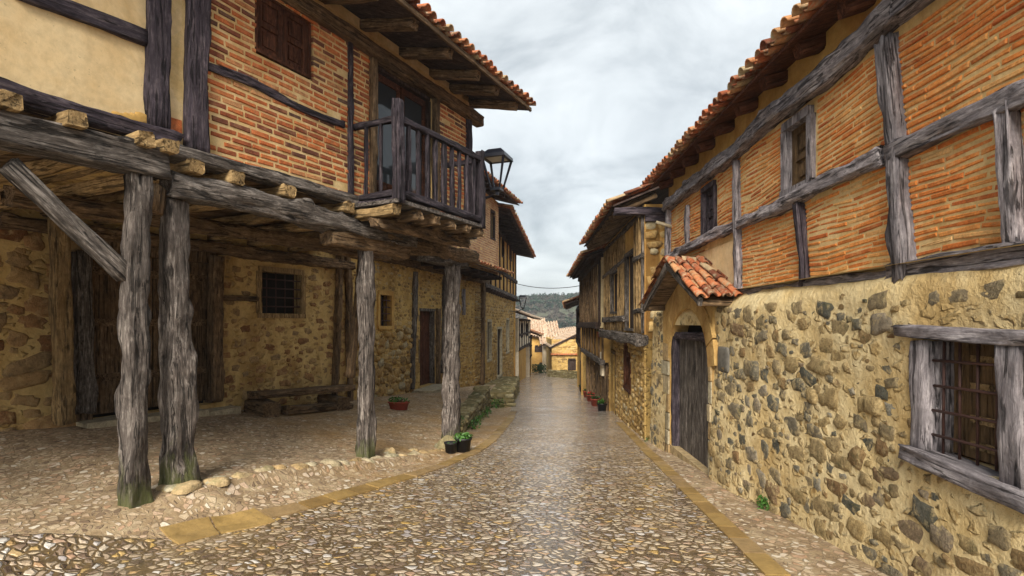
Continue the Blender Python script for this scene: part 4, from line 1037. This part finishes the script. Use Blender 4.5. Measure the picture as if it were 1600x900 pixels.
# barred window
f = beam('window', RS(wn1[0]-.3, wn1[3]+.045, -.05), RS(wn1[1]+.24, wn1[3]+.055, -.04), .2, .085, WV, R1, rough=1.4, rnd=.3); LOC[f.name] = LOC[R1.name]
wnd = R1
fbeam(RS, 'window_jamb', (wn1[1]+.06, wn1[2]-.02), (wn1[1]+.055, wn1[3]), .16, WV, R1, th=.3, d=-.125, px=False, rough=1.2, rnd=.2)
fbeam(RS, 'window_jamb', (wn1[0]-.07, wn1[2]-.06), (wn1[0]-.07, wn1[3]), .15, WV, R1, th=.22, d=-.085, px=False, rough=1.4, rnd=.25)
fbeam(RS, 'window_sill', (wn1[0]-.26, wn1[2]-.10), (wn1[1]+.16, wn1[2]-.045), .11, WV, R1, th=.2, d=-.03, px=False, rough=1.6, rnd=.4, pts=[(0, 0), (.5, .0), (1, 0)])
G0 = MB(); pbox(G0, RS, (wn1[0], wn1[2]-.02, -.24), (wn1[1], wn1[2]-.0, -.2)); G0 = fixn(G0.build('grille', IRON, R1))
grille(RS, *wn1, -.045, G0, 4, 4, .0085)
sh = planks(RS, 'shutter', wn1[0], wn1[1], wn1[2], wn1[3], -.16, WS, R1, 5)
um = (wn1[0]+wn1[1])/2+.02
for z in (-.78, -.62, -.42, -.25): mb = MB(); pbox(mb, RS, (um-.11, z, -.16), (um+.09, z+.05, -.146)); fixn(mb.build('shutter_panel', WO, sh))
# portal
def portal():
    mb = MB(); n = 44; pw = p0+.3; us = [pw+(p1-pw)*i/n for i in range(n+1)]; us = sorted(set(us+[arch[0], arch[1]])); cu = (arch[0]+arch[1])/2; ra = (arch[1]-arch[0])/2
    ap = (p0+p1)/2; top = lambda u: .26+.56*(1-abs(u-ap)/((p1-p0)/2))
    def bot(u):
        if u <= arch[0] or u >= arch[1]: return None
        return arch[2]+math.sqrt(max(0, ra*ra-(u-cu)**2))*.86
    for a, b in zip(us, us[1:]):
        m = (a+b)/2; inside = arch[0] < m < arch[1]
        za = (bot(a) or arch[2]) if inside else -2.9; zb = (bot(b) or arch[2]) if inside else -2.9
        K = 10
        for j in range(K):
            z0a, z1a = za+(top(a)-za)*j/K, za+(top(a)-za)*(j+1)/K; z0b, z1b = zb+(top(b)-zb)*j/K, zb+(top(b)-zb)*(j+1)/K
            dd = lambda u, z: .02*noise.noise((u*3, z*3, 2))
            mb.add([PF(a, z0a, dd(a, z0a)), PF(a, z1a, dd(a, z1a)), PF(b, z1b, dd(b, z1b)), PF(b, z0b, dd(b, z0b))], [(0, 1, 2, 3)])
        if inside: mb.add([PF(a, za, 0), PF(b, zb, 0), PF(b, zb, -.3), PF(a, za, -.3)], [(0, 1, 2, 3)])
    for u in (arch[0], arch[1]): mb.add([PF(u, -2.9, 0), PF(u, arch[2], 0), PF(u, arch[2], -.3), PF(u, -2.9, -.3)], [(0, 1, 2, 3)])
    for u in (pw, p1): mb.add([PF(u, -2.9, 0), PF(u, top(u), 0), PF(u, top(u), -.45), PF(u, -2.9, -.45)], [(0, 1, 2, 3)])
    o = mb.build('portal', PT, R1, False)
    for side_ in (-1, 1):
        mb = MB(); z = -2.6; i = 0
        while z < arch[2]+.05:
            h = random.uniform(.22, .34); wd = .34 if i % 2 else .5; u = arch[0] if side_ < 0 else arch[1]
            a, b = (u-wd, u) if side_ < 0 else (u, u+wd); a = max(a, p0+.3); b = min(b, p1+.02)
            pbox(mb, PF, (a+.01, z+.008, -.1), (b-.01, z+h-.008, .015+random.uniform(0, .02)), .012); z += h; i += 1
        fixn(mb.build('jamb_stones', ST_K, o))
    mb = MB()                                   # arch stones
    for i in range(9):
        t0, t1 = math.pi*i/9+.012, math.pi*(i+1)/9-.012; vs = []
        for (dd, rr) in ((-.1, ra), (-.1, ra+.26), (.022, ra+.26), (.022, ra)):
            for t in (t0, (t0+t1)/2, t1): vs.append(PF(cu+math.cos(t)*rr, arch[2]+math.sin(t)*rr*.86+.04*(rr > ra), dd))
        fs = []
        for r in range(4):
            for c in range(2): fs.append((r*3+c, r*3+c+1, ((r+1) % 4)*3+c+1, ((r+1) % 4)*3+c))
        fs += [(0, 3, 6, 9), (2, 11, 8, 5)]; mb.add(vs, fs)
    fixn(mb.build('arch_stones', PT, o))
    # little gabled roof
    ap = (p0+p1)/2; F0 = .30
    mb = MB()
    for sgn in (-1, 1):
        ue_ = ap+sgn*((p1-p0)/2+.12); q = [PF(ap, .90, F0), PF(ap, .90, -.35), PF(ue_, .27, -.35), PF(ue_, .27, F0)]
        mb.add(q+[(a, b, c-.05) for a, b, c in q], BOXF)
    prf = fixn(mb.build('portal_roof', WB, R1))
    for sgn in (-1, 1):
        ue_ = ap+sgn*((p1-p0)/2+.14)
        A = Vector(PF(ue_, .285, F0+.02)); B = Vector(PF(ue_, .285, -.30)); T = Vector(PF(ap, .925, F0+.02))
        tiles('roof_tiles', A, B, T-A, (T-A).length-.02, TL, prf, cw=.17, rl=.33, seed=31+sgn)
        beam('barge_board', PF(ue_, .26, F0+.0), PF(ap+sgn*.02, .87, F0+.0), .05, .11, WG, prf, rough=.6)
        beam('purlin', PF(ue_-sgn*.2, .27, F0-.03), PF(ue_-sgn*.2, .27, -.1), .1, .1, WB, prf, rough=.8)
    # ridge tiles
    A = Vector(PF(ap-.09, .93, F0+.03)); mb = MB()
    for i in range(3):
        n = len(mb.v)
        for (dd, r) in ((F0+.04-i*.24, .1), (F0-.24-i*.24, .085)):
            for k in range(7): th = math.pi*k/6; mb.v.append(PF(ap+math.cos(th)*r, .925+.02*(r > .09)+math.sin(th)*r*.8, dd))
        for k in range(6): mb.f.append((n+k, n+k+1, n+7+k+1, n+7+k))
    fixn(mb.build('ridge_tiles', TL, prf, True))
    # plank door
    dr = planks(PF, 'door', arch[0]+.0, arch[1]-.12, -2.25, -.16, -.13, WG, R1, 5, th=.06, gap=.012)
    fbeam(PF, 'door_frame', (arch[1]-.06, -2.3), (arch[1]-.06, -.2), .12, WP, dr, th=.14, d=-.09, px=False)
    fbeam(PF, 'door_frame', (arch[0], -.2), (arch[1], -.2), .12, WP, dr, th=.12, d=-.1, px=False)
    mb = MB(); pbox(mb, PF, (arch[0], -.8, -.3), (arch[1], .5, -.25)); mb.build('tympanum', DARK, R1)
    mb = MB(); g = gz(PF(8.2, 0, 0)[0], 8.2); pbox(mb, PF, (arch[0], g-.3, -.3), (arch[1], g+.06, .0), .01); fixn(mb.build('threshold', ST_K, R1))
portal()

# ---------------------------------------------------------------- RIGHT, beyond: R2
R2F = Fr(2.62-.04*10.75, .04, 1, 10.75); R2 = thing('timber_house', 'two storey timbered house with deep dark eave and plank upper wall beside the arched portal', 'house', (5, 14, -2.6))
L = 6.1/R2F.D[1]
R2L = Fr(2.62-.085*10.75, .085, 1, 10.75); LL = 6.1
h2 = [rh(R2L, 976, 985, 556, 606), rh(R2L, 954, 962, 552, 641)]
wall(R2L, 'stone_wall', 0, LL, -3.4, -.30, PS, R2, holes=h2, amp=.04, res=.12)
coursed(R2L, 'wall_stones', 0, LL, -3, -.35, ST_O, R2, holes=[pad(h, .1) for h in h2], ln=(.13, .34), ht=(.08, .16), skip=.15)
for i, h in enumerate(h2):
    f = frame4(R2L, *h, .1, .18, .02, WR if i == 0 else WB, R2, 'window' if i == 0 else 'door', sill=i == 0); planks(R2L, 'shutter' if i == 0 else 'door_leaf', *h, -.12, WD, f, 3)
fbeam(R2L, 'timber', (978.5, 556), (979.5, 528), .12, WR, R2, th=.1, d=.03)
hu = [rh(R2F, 979, 992, 397, 513), rh(R2F, 956, 967, 426, 487)]
wall(R2F, 'upper_wall', 0, L, -.3, 2.35, PO, R2, holes=hu, amp=.01, res=.2)
fbeam(R2F, 'jetty_beam', (-.05, -.34), (L, -.30), .22, WG, R2, th=.24, d=.06, px=False, rough=1.6)
for z in (.25, 1.35, 2.2): fbeam(R2F, 'timber', (0, z), (hu[0][0]-.05 if z < 2 else L, z), .1, WG, R2, th=.07, d=.03, px=False)
fbeam(R2F, 'timber', (hu[0][1]+.05, 1.5), (L, 1.42), .1, WG, R2, th=.07, d=.03, px=False); fbeam(R2F, 'timber', (hu[0][1], .12), (L, .1), .14, WG, R2, th=.1, d=.04, px=False)
u = .06; 
while u < L:
    if not (hu[0][0]-.05 < u < hu[0][1]+.05):
        if hu[1][0]-.05 < u < hu[1][1]+.05:
            fbeam(R2F, 'stud', (u, -.2), (u, hu[1][2]-.05), .07, WO, R2, th=.07, d=.02, px=False, seg=.4, rough=.6); fbeam(R2F, 'stud', (u, hu[1][3]+.05), (u, 2.2), .07, WO, R2, th=.07, d=.02, px=False, seg=.4, rough=.6)
        else: fbeam(R2F, 'stud', (u, -.2), (u, 2.2), .06, WG if u < .2 else WO, R2, th=.07, d=.02, px=False, seg=.4, rough=.6)
    u += random.uniform(.17, .3)
for i, h in enumerate(hu):
    f = frame4(R2F, *h, .07, .1, .04, WG, R2); planks(R2F, 'shutter', *h, -.08, WD, f, 3)
endwalls(R2F, 0, L, -.3, 2.35, 6, PO, R2); endwalls(R2L, 0, LL, -3.4, -.3, 5.6, PS, R2)
# rubble end wall seen in the gap between the two houses
EF = lambda u, z, d=0.0: (2.62+u, 10.75-d, z)
class E_: side = -1
E_.__call__ = lambda s, u, z, d=0.0: EF(u, z, d)
ef = E_()
coursed(ef, 'end_wall_stones', -.0, 1.2, -.2, 2.0, ST_O, R2, ln=(.2, .45), ht=(.14, .26), proud=(.03, .08), skip=.02)
m_ = MB(); pbox(m_, EF, (0, 2.0, .02), (2.5, 2.14, .08)); fixn(m_.build('timber', WP, R2))
roof(R2F, -.05, L+.15, 2.30, 2.38, .62, R(22), 5, R2, rafters=[.15+i*.55 for i in range(12)], rw=.11, rh=.15, rmat=WB, cw=.2, seed=41)
beam('tie_beam', R2F(-.03, 2.2, .6), R2F(-.03, 2.2, -.7), .14, .14, WP, R2)

# R3
R3F = Fr(2.8-.05*17.3, .05, 1, 17.3); R3 = thing('timber_house', 'narrow jettied timber house with grey boards and flowerpots along its foot, right side', 'house', (5, 21, -3)); L = 8.2
h3r = [rh(R3F, 917, 921, 440, 472)]
wall(R3F, 'upper_wall', 0, L, -.15, 2.1, PR, R3, holes=h3r, amp=.01, res=.25)
for h in h3r: f = frame4(R3F, *h, .08, .1, .02, WD, R3); planks(R3F, 'shutter', *h, -.1, WD, f, 2)
for k in range(12): fbeam(R3F, 'stud', (.05+k*(L-.1)/11, -.1), (.05+k*(L-.1)/11, 2.05), .09 if k % 2 else .13, WB if k else WD, R3, th=.08, d=.02, px=False, seg=.3)
for z in (-.08, 2.05): fbeam(R3F, 'timber', (0, z), (L, z), .22, WD, R3, th=.16, d=.05, px=False, seg=.3)
endwalls(R3F, 0, L, -.15, 2.1, 5, PO, R3)
roof(R3F, -.1, L+.3, 2.12, 2.12, .5, R(20), 5, R3, rafters=[.2+i*.6 for i in range(14)], rw=.1, rh=.12, cw=.22, seed=43)
R3M = R3F.off(-.12)
wall(R3M, 'middle_wall', 0, L, -1.25, -.15, PO, R3, amp=.01, res=.25)
for k in range(8): fbeam(R3M, 'stud', (.1+k*(L-.2)/7, -1.2), (.1+k*(L-.2)/7, -.2), .12, WB, R3, th=.08, d=.02, px=False, seg=.3)
fbeam(R3M, 'jetty_beam', (0, -1.25), (L, -1.25), .18, WG, R3, th=.16, d=.04, px=False, seg=.3)
R3L = R3F.off(-.3)
endwalls(R3L, 0, L, -4.3, -.15, 4.6, PB, R3)
hl = [(1.2, 2.1, -3.4, -1.3), (3.4, 4.2, -3.6, -1.4), (5.6, 6.3, -2.9, -1.5)]
wall(R3L, 'ground_wall', 0, L, -4.3, -1.2, PO, R3, holes=hl, amp=.03, res=.2)
coursed(R3L, 'wall_stones', 0, L, -4, -1.3, ST_O, R3, holes=[pad(h, .1) for h in hl], skip=.3)
for i, h in enumerate(hl): f = frame4(R3L, *h, .12, .15, .03, WB, R3, 'door' if i < 2 else 'window'); planks(R3L, 'door_leaf' if i < 2 else 'shutter', *h, -.1, WD, f, 4)
for u in (.3, 2.6, 4.7, 7): fbeam(R3L, 'post', (u, -3.9), (u, -1.3), .16, WB, R3, th=.14, d=.06, px=False, seg=.3)
m_ = MB(); pbox(m_, R3F, (.25, -1.7, -.22), (.75, -.95, -.08)); fixn(m_.build('meter_box', PW, R3))
# R4
small_house('far low house with a gutter under its eave past the boarded house', 3.45-.1*26.5, .1, 26.5, 36, -5, -1.2, .85, .75, PS, PO, side=1, jut=.1, wins=[(.2, .32, -.6, .2), (.6, .7, -.6, .2)], lowwins=[(.3, .42, -4.2, -2.2)], studs=5)
small_house('farthest house on the right edge of the street, ochre wall', 5.2-.1*37, .1, 37, 46, -6, -2.6, -.6, .4, PS, PO, side=1, jut=.05, wins=[(.2, .4, -2.2, -1.4)], lowwins=[(.3, .45, -5.3, -3.4)], studs=0)

# ---------------------------------------------------------------- retaining walls on the left
def stone_block(name, label, poly, zb, zt_, mat, n, cat='wall'):
    """dry stone block; poly = plan corners, counter-clockwise; zt_(x,y) its top"""
    base = (sum(p[0] for p in poly)/len(poly), sum(p[1] for p in poly)/len(poly), zb); mb = MB()
    T = thing(name, label, cat, base)
    K = len(poly); vs = [(x, y, zb) for x, y in poly]+[(x, y, zt_(x, y)) for x, y in poly]
    mb.add(vs, [tuple(range(K, 2*K))]+[(i, (i+1) % K, K+(i+1) % K, K+i) for i in range(K)]); fixn(mb.build('core', PE, T))
    mb = MB()
    for i in range(K):
        (xa, ya), (xb, yb) = poly[i], poly[(i+1) % K]; Ln = math.hypot(xb-xa, yb-ya); dx, dy = (xb-xa)/Ln, (yb-ya)/Ln
        P = lambda u, z, d, xa=xa, ya=ya, dx=dx, dy=dy: (xa+dx*u+dy*d, ya+dy*u-dx*d, z)
        z = zb; 
        while z < max(zt_(xa, ya), zt_(xb, yb)):
            u = 0; h = random.uniform(.1, .2)
            while u < Ln:
                l = random.uniform(.15, .42); q = P(u, 0, 0)
                if z+h*.7 < zt_(q[0], q[1])+.03: blob(mb, P, min(u+l/2, Ln), z+h/2, -.02, l*.95, h*.9, random.uniform(.03, .07), random.gauss(0, .06))
                u += l
            z += h
    xs = [p[0] for p in poly]; ys = [p[1] for p in poly]
    P = lambda u, v, d: (u, v, zt_(u, v)+d)
    for _ in range(n):
        x, y = random.uniform(min(xs)+.05, max(xs)-.05), random.uniform(min(ys)+.1, max(ys)-.1)
        ins = all((poly[(i+1) % K][0]-poly[i][0])*(y-poly[i][1])-(poly[(i+1) % K][1]-poly[i][1])*(x-poly[i][0]) > 0 for i in range(K))
        if ins: blob(mb, P, x, y, -.03, random.uniform(.12, .3), random.uniform(.12, .25), random.uniform(.03, .06), random.uniform(0, 3))
    mb.build('stones', mat, T, True); return T
stone_block('retaining_wall', 'low mossy retaining wall with weeds behind the last porch post', [(Xr(11.6)-.38, 11.5), (Xr(11.6), 11.5), (Xr(18.2), 18.2), (Xr(18.2)-.38, 18.2)], -3.3, lambda x, y: zr(y)+.20+(y-11.5)*.085, ST_M, 60)
stone_block('stone_landing', 'raised grey stone landing before the far left doorway', [(-1.75, 19.0), (-.02, 19.0), (.38, 29.5), (-.5, 29.5)], -4.3, lambda x, y: -2.42-.045*(y-19), ST_M, 260, 'landing')

stone_block('garden_wall', 'low mossy garden wall in front of the far ochre house', [(3.35, 50.5), (3.3, 50.1), (5.5, 46.6), (6.4, 46.0), (6.6, 46.5)], -6.2, lambda x, y: zr(y)+.62, ST_M, 30)
# ---------------------------------------------------------------- loose things
def lantern(label, p, s, wallp, kind=0):
    """four sided street lantern with flat cap, tapered glass and bracket back to the wall"""
    T = thing('street_lantern', label, 'lantern', p, 'iron lanterns on the left facades'); x, y, z = p
    ang = R(25) if kind == 0 else R(45)
    def ring(r, h): return [(x+math.cos(ang+math.pi/2*k)*r, y+math.sin(ang+math.pi/2*k)*r, z+h) for k in range(4)]
    mb = MB()
    a, b, c = ring(.42*s, .72*s), ring(.40*s, .80*s), ring(.22*s, .93*s); mb.add(a+b+c, [(3, 2, 1, 0)]*0+[(i, (i+1) % 4, 4+(i+1) % 4, 4+i) for i in range(4)]+[(4+i, 4+(i+1) % 4, 8+(i+1) % 4, 8+i) for i in range(4)]+[(8, 9, 10, 11)])
    a2 = ring(.30*s, .72*s); mb.add(a+a2, [(i, (i+1) % 4, 4+(i+1) % 4, 4+i) for i in range(4)]); mb.build('cap', BLACK, T)
    mb = MB(); mb.add(ring(.29*s, .73*s)+ring(.29*s, .76*s), BOXF); mb.build('diffuser', CURT, T)
    for k in range(4):
        mb = MB(); rod(mb, ring(.15*s, .05*s)[k], ring(.37*s, .74*s)[k], .022*s, 4, .03*s); mb.build('corner_bar', BLACK, T)
    mb = MB(); mb.add(ring(.17*s, 0)+ring(.17*s, .06*s), BOXF); rod(mb, (x, y, z-.1*s), (x, y, z), .05*s); fixn(mb.build('base', BLACK, T))
    mb = MB(); w_ = Vector(wallp); q = Vector((x, y, z-.08*s)); mid = (w_+q)/2+Vector((0, 0, -.10*s)); rod(mb, q, mid, .022*s); rod(mb, mid, w_, .022*s); rod(mb, q, w_+Vector((0, 0, -.3*s)), .014*s)
    mb.build('bracket', BLACK, T); return T
lantern('large black iron street lantern beside the wooden balcony', (-.27, 9.75, 2.37), .78, (LF(uc, 2.45, .0)), 0)
lantern('small black iron street lantern farther down, against the hill', (.61, 31, .85), .8, (L3U(uY(L3U, 31), .7, 0)), 1)
lantern('farthest tiny black street lantern over the pale houses', (1.55, 49, -2.0), .9, (.95, 49.5, -2.0), 1)

def pot(label, px, py, r, h, mat, leaf=GRN, plant=.12, n=60, petals=None, Y=None, z=None, box=False, group='flower pots by the doorways'):
    x, y = gpx(px, py)
    if Y: y = Y; x = (px-800)*Y/F
    zb = gz(x, y)-.005 if z is None else z
    T = thing('flower_pot', label, 'pot', (x, y, zb), group)
    mb = MB(); K = 18
    pr = [(r*.78, 0), (r*.95, h*.86), (r*1.05, h*.86), (r*1.07, h), (r*.95, h), (r*.9, h*.85)]
    for (a, b) in pr:
        for k in range(K):
            t = 2*math.pi*k/K; sx = 1.9 if box else 1; mb.v.append((x+math.cos(t)*a*sx, y+math.sin(t)*a, zb+b))
    for i in range(len(pr)-1):
        for k in range(K): k2 = (k+1) % K; mb.f.append((i*K+k, i*K+k2, (i+1)*K+k2, (i+1)*K+k))
    mb.f.append(tuple(range(K))[::-1]); mb.f.append(tuple((len(pr)-1)*K+k for k in range(K))); mb.build('pot', mat, T, True)
    mb = MB()
    for _ in range(n):
        a = random.uniform(0, 6.28); q = random.random()**.6*r*1.05*(1); c = Vector((x+math.cos(a)*q*(1.8 if box else 1), y+math.sin(a)*q, zb+h*.9+random.random()*plant))
        leafq(mb, c, random.uniform(.02, .045)*max(1, r/.12))
    mb.build('plant', leaf, T)
    if petals:
        mb = MB()
        for _ in range(n//2):
            a = random.uniform(0, 6.28); q = random.random()**.6*r; leafq(mb, Vector((x+math.cos(a)*q, y+math.sin(a)*q, zb+h*.9+plant*random.uniform(.5, 1.2))), .04)
        mb.build('flowers', petals, T)
    return T
def leafq(mb, c, s):
    a = Vector((random.gauss(0, 1), random.gauss(0, 1), random.gauss(0, .7))).normalized(); b = a.cross(Vector((random.gauss(0, 1), random.gauss(0, 1), 1))).normalized()
    mb.add([tuple(c-a*s), tuple(c+b*s*.45), tuple(c+a*s), tuple(c-b*s*.45)], [(0, 1, 2, 3)])
pot('small empty looking black plastic pot touching the last porch post', 704, 708, .105, .19, POTB, n=6, plant=.02)
pot('wider black pot with a bright green plant beside the last porch post', 724, 706, .14, .25, POTB, n=120, plant=.08)
pot('red clay trough with green seedlings on the terrace near the rubble house', 623, 640, .13, .19, POTR, n=150, plant=.12, box=True)
pot('dark pot with bright leaves at the boarded house, nearest of the right row', 941, 642, .17, .26, POTB, n=110, plant=.14)
pot('red clay pot second in the right row of pots', 930, 634, .17, .26, POTR, GRD, n=60)
pot('red clay pot third in the right row with pink blooms', 923, 627, .18, .27, POTR, GRD, n=60, petals=RED)
pot('red clay pot fourth in the right row, farther back', 917, 620, .18, .28, POTR, GRD, n=60)
pot('black pot at the far end of the right row', 911, 612, .22, .34, POTB, GRD, n=70)
x, y, z = R3F(.25, -.28, .3); pot('hanging pot of red geraniums under the boarded jetty', 941, 520, .17, .16, POTR, GRD, plant=.2, n=160, petals=RED, Y=y, z=-.45)

# wooden bench of old beams under the porch
bench = thing('log_bench', 'rough bench of old squared beams against the porch back wall', 'bench', BF(3.2, -1.7, .6))
def bq(px, py, d): u = BF.u(px, d); return u
ba, bb = BF.u(398, .55), BF.u(548, .55)
gzb = lambda u, d: gz(*BF(u, 0, d)[:2])
beam('seat', BF(ba, gzb(ba, .5)+.36, .5), BF(bb, gzb(bb, .5)+.42, .5), .36, .13, WB, bench, rough=1.6, rnd=.3)
for u in (ba+.15, bb-.5): beam('leg', BF(u, gzb(u, .75)+.12, .85), BF(u+.05, gzb(u, .4)+.12, .2), .32, .28, WB, bench, rough=1.6, rnd=.3)
beam('lower_beam', BF(ba+.5, gzb(ba, .8)+.06, .75), BF(bb-.2, gzb(bb, .8)+.06, .7), .18, .16, WB, bench, rough=1.6, rnd=.35)
def boulder(label, px, py, s, mat=ST_K, name='boulder', flat=.6):
    x, y = gpx(px, py); z = gz(x, y); mb = MB(); P = lambda u, v, d: (u, v, d)
    blob(mb, P, x, y, z-.02, s*1.3, s, s*flat, random.uniform(0, 3), K=12, jit=.12); blob(mb, P, x, y, z+.0, s*1.1, s*.9, s*flat*.5, random.uniform(0, 3), K=12)
    o = mb.build(name, mat, None, True, loc=(x, y, z)); tag(o, label, 'stone'); return o
boulder('brown rounded stone by the step of the rubble house', 650, 606, .55, ST_O)
boulder('ochre boulder at the foot of the thin middle post', 608, 708, .17)
boulder('pale flat stone right of the thin middle post', 645, 703, .15, flat=.3)
boulder('flat stone before the post with the mossy foot', 338, 750, .2, flat=.25)
boulder('flat mossy stone under the last porch post', 700, 702, .42, ST_M)
mb = MB(); a, b = L2F.u(652, .2), L2F.u(690, .2); x, y, _ = L2F(a, 0, .4); 
pbox(mb, L2F, (a, gz(x, y)-.3, -.05), (b, dr_[2]-.02, .75), .02); o = fixn(mb.build('door_step', STEP, None, loc=L2F(a, gz(x, y), .3))); tag(o, 'pale worn stone step under the narrow doorway', 'step')
boulder('flat stone under the second crooked post', 281, 757, .30, flat=.16)

def tuft(label, spots, mat, n, h, s, name='weeds', cat='plant'):
    mb = MB(); c0 = spots[0]
    for (x, y, r) in spots:
        z = gz(x, y)
        for _ in range(n):
            a = random.uniform(0, 6.28); q = random.random()**.5*r; leafq(mb, Vector((x+math.cos(a)*q, y+math.sin(a)*q, gz(x, y)+random.random()*h)), s*random.uniform(.6, 1.4))
    o = mb.build(name, mat, None, loc=(c0[0], c0[1], gz(c0[0], c0[1]))); tag(o, label, cat); return o
x, y = gpx(1200, 795); tuft('small bright green weed at the foot of the rubble wall', [(x, y, .10)], GRN, 150, .12, .025)
tuft('weeds growing against the mossy retaining wall', [(Xr(Y)+.08+random.uniform(-.05, .12), Y, .13) for Y in np.arange(12.4, 17.5, .4)], GRN, 40, .2, .03)
tuft('dark ivy clump at the near end of the retaining wall', [(Xr(12)-.15, 11.5, .18), (Xr(13)+.0, 12.6, .14), (Xr(14), 13.7, .14)], GRD, 70, .2, .035)
tuft('green weeds where the retaining wall meets the landing', [(-.45, 18.6, .25), (-.6, 18.9, .2)], GRN, 90, .3, .04)
x, y = gpx(1012, 690); tuft('grass tufts at the foot of the portal corner', [(x+.05, y, .12), (x+.12, y-1.9, .08)], GRN, 50, .08, .02)
tuft('green shrub before the far yellow house', [(2.6, 58, .5), (3.2, 58, .5)], GRD, 200, .9, .12, 'shrub')

# cable across the street
mb = MB(); a = Vector(L3U(uY(L3U, 30), 2.35, 0)); b = Vector(R3F(8, 1.75, 0)); pr = None
for i in range(25):
    t = i/24; p = a.lerp(b, t)+Vector((0, 0, -.25*4*t*(1-t)))
    if pr is not None: rod(mb, pr, p, .016, 5)
    pr = p
o = mb.build('cable', ROPE, None, loc=tuple(a)); tag(o, 'thin sagging cable strung across the street', 'cable')
mb = MB(); rod(mb, (2.95, 10.0, 1.77), (2.65, 10.0, 1.86), .03); o = mb.build('drain_spout', STEP, R1)

# ---------------------------------------------------------------- hills
def hills():
    m, t, b = material('scrubby hillside'); v = coords(t)
    c = ramp(t, nz(t, v, .035, 8, .65), [(.3, (.05, .075, .05)), (.5, (.10, .11, .075)), (.7, (.15, .14, .10))])
    c = mixc(t, .6, c, ramp(t, nz(t, v, .5, 6, .7), [(.35, .4), (.6, 1.2)]), 'MULTIPLY'); setc(t, b, c, .95, .1); bump(t, b, nz(t, v, .4, 6, .7), 1.2, 1)
    xs = np.arange(-400, 401, 8); ys = np.concatenate([np.arange(128, 400, 6), np.arange(400, 441, 20)])
    def hz(x, y):
        base = -14.2
        h = ss(135, 300, y)*(13.2+base*-1+ (x-20)*.03)*1.0
        return base+h+noise.noise((x*.012, y*.012, 0))*5*ss(150, 260, y)+noise.noise((x*.05, y*.05, 1))*1.2*ss(140, 200, y)+ss(300, 800, y)*14
    mb = MB(); nx = len(xs)
    for y in ys:
        for x in xs: mb.v.append((x, y, hz(x, y)))
    mb.f = [(j*nx+i, j*nx+i+1, (j+1)*nx+i+1, (j+1)*nx+i) for j in range(len(ys)-1) for i in range(nx-1)]
    structure(mb.build('hills', m, None, True))
    F1 = simple('far evergreen foliage', (.03, .055, .035), .9, 0, .1, .7, 1); F2 = simple('far bare grey brown scrub', (.11, .095, .08), .95, 0, .1, .7, 1)
    for (mat, n, name, s0, s1) in ((F1, 1100, 'hillside_trees', .9, 2.2), (F2, 1500, 'hillside_scrub', .8, 1.8)):
        mb = MB()
        for _ in range(n):
            y = random.uniform(140, 330); x = random.uniform(-.08, .22)*y
            if mat is F1 and noise.noise((x*.03, y*.03, 5)) < -.15: continue
            s = random.uniform(s0, s1); z = hz(x, y)
            for k in range(16):
                c = Vector((x+random.gauss(0, s*.42), y+random.gauss(0, s*.42), z+s*.7+random.gauss(0, s*.38)))
                for q in range(2): leafq(mb, c, s*.42)
        structure(mb.build(name, mat), 'stuff')
hills()

# stones and bricks are the surface of their wall: fold them into the wall's own mesh
def fold():
    import bmesh
    by = {}
    for w_, o in ABS: by.setdefault(w_.name, []).append(o)
    for nm, os_ in by.items():
        w_ = bpy.data.objects[nm]; bm = bmesh.new(); bm.from_mesh(w_.data)
        for o in os_:
            mt = o.data.materials[0]
            if mt.name not in w_.data.materials: w_.data.materials.append(mt)
            k = list(w_.data.materials).index(mt); n = len(bm.faces); bm.from_mesh(o.data); bm.faces.ensure_lookup_table()
            for f in bm.faces[n:]: f.material_index = k
            me = o.data; bpy.data.objects.remove(o); bpy.data.meshes.remove(me)
        bm.to_mesh(w_.data); bm.free()
fold()

# ---------------------------------------------------------------- air
def haze():
    m = bpy.data.materials.new('valley air'); m.use_nodes = True; t = m.node_tree; t.nodes.clear()
    o = t.nodes.new('ShaderNodeOutputMaterial'); v = t.nodes.new('ShaderNodeVolumePrincipled')
    v.inputs['Color'].default_value = (.80, .87, .95, 1); v.inputs['Density'].default_value = .0007; v.inputs['Anisotropy'].default_value = .2
    t.links.new(v.outputs[0], o.inputs['Volume'])
    mb = MB(); pbox(mb, lambda u, z, d: (u, d, z), (-460, -34, -45), (460, 42, 452)); structure(fixn(mb.build('haze', m)), 'stuff')
haze()
